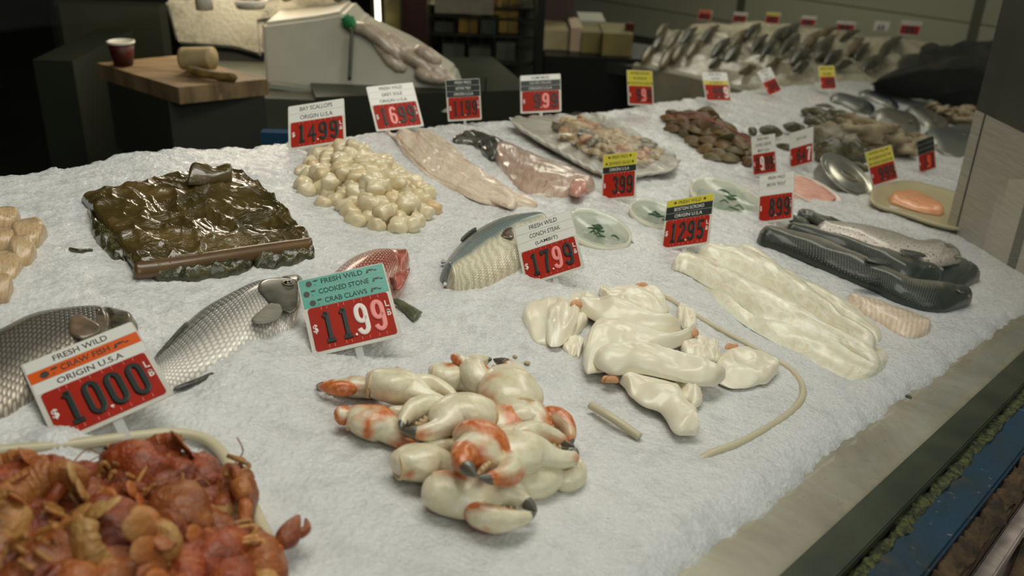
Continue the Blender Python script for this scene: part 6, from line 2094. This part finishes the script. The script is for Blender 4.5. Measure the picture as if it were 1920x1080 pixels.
# ================================================================ FAR RIGHT OF THE BED
mfb = fishmat('blue_black_fish_skin', RGB(20, 30, 38), RGB(36, 48, 56), RGB(96, 96, 84), 60, 30, .85, None, .3, None, (.2, .6, .8, .98))
mfg = fishmat('grey_fish_skin', RGB(50, 56, 54), RGB(92, 92, 82), RGB(112, 108, 94), 50, 26, .85, None, .25, None, (.12, .4, .7, .95))
mfs = fishmat('blue_grey_fish_skin', RGB(56, 64, 66), RGB(92, 98, 96), RGB(110, 110, 100), 60, 30, .85, None, .25, None, (.1, .4, .7, .95))
for lab, A_, B_, mm, th in (('dark blue fish highest up at the left of the far right fish', [(1554, 180), (1575, 176), (1610, 184), (1645, 200)], [(1558, 188), (1580, 196), (1610, 208), (1640, 212)], mfb, .035),
                            ('dark blue fish at the top right of the far fish group', [(1608, 172), (1630, 170), (1655, 178), (1690, 198)], [(1612, 178), (1635, 186), (1660, 196), (1684, 203)], mfb, .03),
                            ('wide grey fish with a dark back in the middle of the far fish', [(1626, 214), (1660, 206), (1700, 214), (1732, 238)], [(1640, 226), (1665, 238), (1698, 250), (1722, 250)], mfg, .05),
                            ('small grey fish with a dark head at the right of the far fish', [(1694, 205), (1720, 202), (1750, 212), (1784, 230)], [(1700, 210), (1718, 222), (1745, 238), (1776, 238)], mfg, .04),
                            ('blue grey fish lying beside the end panel behind the last price sign', [(1730, 246), (1765, 238), (1800, 238), (1830, 240)], [(1736, 262), (1765, 280), (1800, 288), (1826, 280)], mfs, .045),
                            ('bluish fish end touching the steel end panel', [(1780, 240), (1805, 236), (1835, 236)], [(1784, 248), (1808, 256), (1835, 262)], mfs, .035)):
    f = strip('whole_fish', A_, B_, th, mm, h0=-.005, nu=50, nv=24, ends=(.25, .25), edge=.01)
    tag(f, lab, 'fish')
    og = o_org[f.name]
    eye(f, (A_[-2][0] + 8, A_[-2][1] + 14), th * .85, .008, og)
m_shell = M('whelk_shell_grey', RGB(112, 104, 84), RGB(76, 70, 54), 40, .5, .4, 60, third=RGB(140, 130, 108))
m_dkshell = M('dark_olive_shell', RGB(42, 42, 28), RGB(84, 78, 48), 34, .4, .4, 60)
m_oy = M('oyster_shell', RGB(150, 134, 104), RGB(104, 92, 68), 22, .6, .8, 50, third=RGB(180, 166, 136), dist=.006)
rg = random.Random(21)
me_m = [clam_mesh('mussel', .05, 9 + i) for i in range(3)]
for me in me_m:
    me.materials.append(m_dkshell)
    for v_ in me.vertices:
        v_.co.y *= .55
for (x, y, s_) in [(1512, 208, .7), (1520, 222, .8), (1534, 210, .9), (1542, 226, .9), (1556, 214, 1.0), (1560, 226, .9), (1578, 216, 1.0), (1586, 222, .9), (1590, 232, .9), (1530, 228, .8), (1548, 202, .8), (1446, 246, .8), (1488, 238, .8), (1500, 240, .7), (1412, 246, .6), (1476, 276, .6), (1612, 312, .6)]:
    q = bed(x, y, .02)
    o = put('mussel', rg.choice(me_m), None, None, BED @ Matrix.Translation((q.x, q.y, .018)) @ Matrix.Rotation(rg.uniform(0, 3.1), 4, 'Z') @ Matrix.Rotation(rg.uniform(-1, 1), 4, 'X') @ Matrix.Scale(s_, 4))
    if x > 1505 and x < 1600:
        tag(o, 'dark olive mussel in the far shell heap', 'shell', 'dark mussels in the far shell heap')
    else:
        tag(o, {1446: 'dark flat shell alone on the ice above the lobster meat sign', 1488: 'dark shell on the ice behind the sideways white sign', 1500: 'second dark shell behind the sideways white sign', 1412: 'small dark shell by the end of the clam heap', 1476: 'small dark shell showing between the two white signs', 1612: 'small dark shell tip next to the yellow salmon sign'}[x], 'shell')
oy = []
for i in range(4):
    me = lump_mesh('oyster', .055, 30 + i * 2.7, 1.2, .8, .42, 1.0, nseg=28, nring=18); me.materials.append(m_oy); oy.append(me)
for (x, y, s_, h) in [(1570, 246, .9, 0), (1590, 252, 1, .02), (1604, 240, 1, .03), (1612, 262, 1, .02), (1622, 246, 1.1, .05), (1640, 252, 1.1, .04), (1634, 268, 1, .02), (1654, 264, 1.1, .02), (1664, 250, .9, .03), (1672, 272, 1, .01), (1690, 266, .9, .02), (1706, 270, .9, .01), (1716, 262, .7, .02), (1585, 268, .9, 0), (1750, 204, .8, .02), (1768, 208, .9, .03), (1790, 212, .9, .02), (1806, 222, .9, .02), (1780, 222, .8, 0), (1812, 208, .8, .04)]:
    q = bed(x, y, h + .015)
    o = put('oyster', rg.choice(oy), None, None, BED @ Matrix.Translation((q.x, q.y, h + .012)) @ Matrix.Rotation(rg.uniform(0, 6.2), 4, 'Z') @ Matrix.Rotation(rg.uniform(-.6, .6), 4, 'X') @ Matrix.Scale(s_, 4))
    tag(o, 'rough tan oyster in the far heap below the grey fish' if x < 1730 else 'brownish oyster in the small heap near the end panel', 'oyster', 'oysters below the grey fish' if x < 1730 else 'oysters near the post')
whm = []
for (x, y, s_, lab) in [(1548, 268, 1.5, 'large grey whelk right behind the sideways white sign'), (1580, 276, 1.3, 'rounded grey whelk at the centre of the whelk group'), (1556, 292, 1.3, 'dark based whelk nearest the silver tin'), (1606, 290, 1.0, 'small round brown whelk on its own left of the yellow sign'),
                        (1528, 262, 1.1, 'narrow dark whelk at the left of the group'), (1596, 262, 1.1, 'grey whelk tucked under the oysters')]:
    q = bed(x, y, .03)
    e = sect('whelk', [(-.05, 0, .0), (-.03, 0, .005), (0, 0, .01), (.02, .0, .008), (.045, 0, 0)], [(.006, .006), (.022, .02), (.032, .03), (.026, .026), (.008, .01)], m_shell if y < 285 else m_dkshell, 22, None,
             BED @ Matrix.Translation((q.x, q.y, .022)) @ Matrix.Rotation(rg.uniform(0, 6.2), 4, 'Z') @ Matrix.Rotation(.3, 4, 'Y') @ Matrix.Scale(s_, 4), seg=30, rough=.3, seed=x)
    tag(e, lab, 'whelk')

# small scraps on the ice
m_scr = M('pink_stain_scrap', RGB(196, 150, 132), RGB(212, 188, 172), 90, .4)
m_bit = M('brown_bits', RGB(176, 160, 126), RGB(150, 134, 100), 90, .6)
for i, (x, y, l, a, mm, lab) in enumerate([(470, 652, 30, 20, m_scr, 'pink wet scrap on the ice below the sea bass gill'), (500, 664, 26, -30, m_scr, 'small pink scrap under the sea bass head'), (452, 664, 18, 50, m_scr, 'thin pink scrap on the ice beside the sea bass belly'), (965, 668, 8, 0, m_bit, 'brown crumb on the ice left of the conch steaks'),
                                           (990, 680, 8, 40, m_bit, 'tan crumb on the ice between conch and crab claws'), (1703, 743, 11, 5, M('dark_green_bit', RGB(40, 50, 36), None, rough=.5), 'dark green bit lying on the bare ledge'), (745, 690, 10, 10, m_bit, 'brown speck above the biggest crab claw')]):
    hh = .003 if i != 5 else HL + .001
    q = bed(x, y, hh)
    q2 = bed(x + l * math.cos(math.radians(a)), y + l * math.sin(math.radians(a)), hh)
    dl = q2 - q
    o = sect('scrap', [-dl * .5, Vector((dl.y, -dl.x, 0)) * .1, dl * .5], [(.001, .0008), (.004, .0015), (.001, .0008)], mm, 10, None, BED @ Matrix.Translation(q), seg=16, rough=.4, seed=i)
    tag(o, lab, 'scrap')
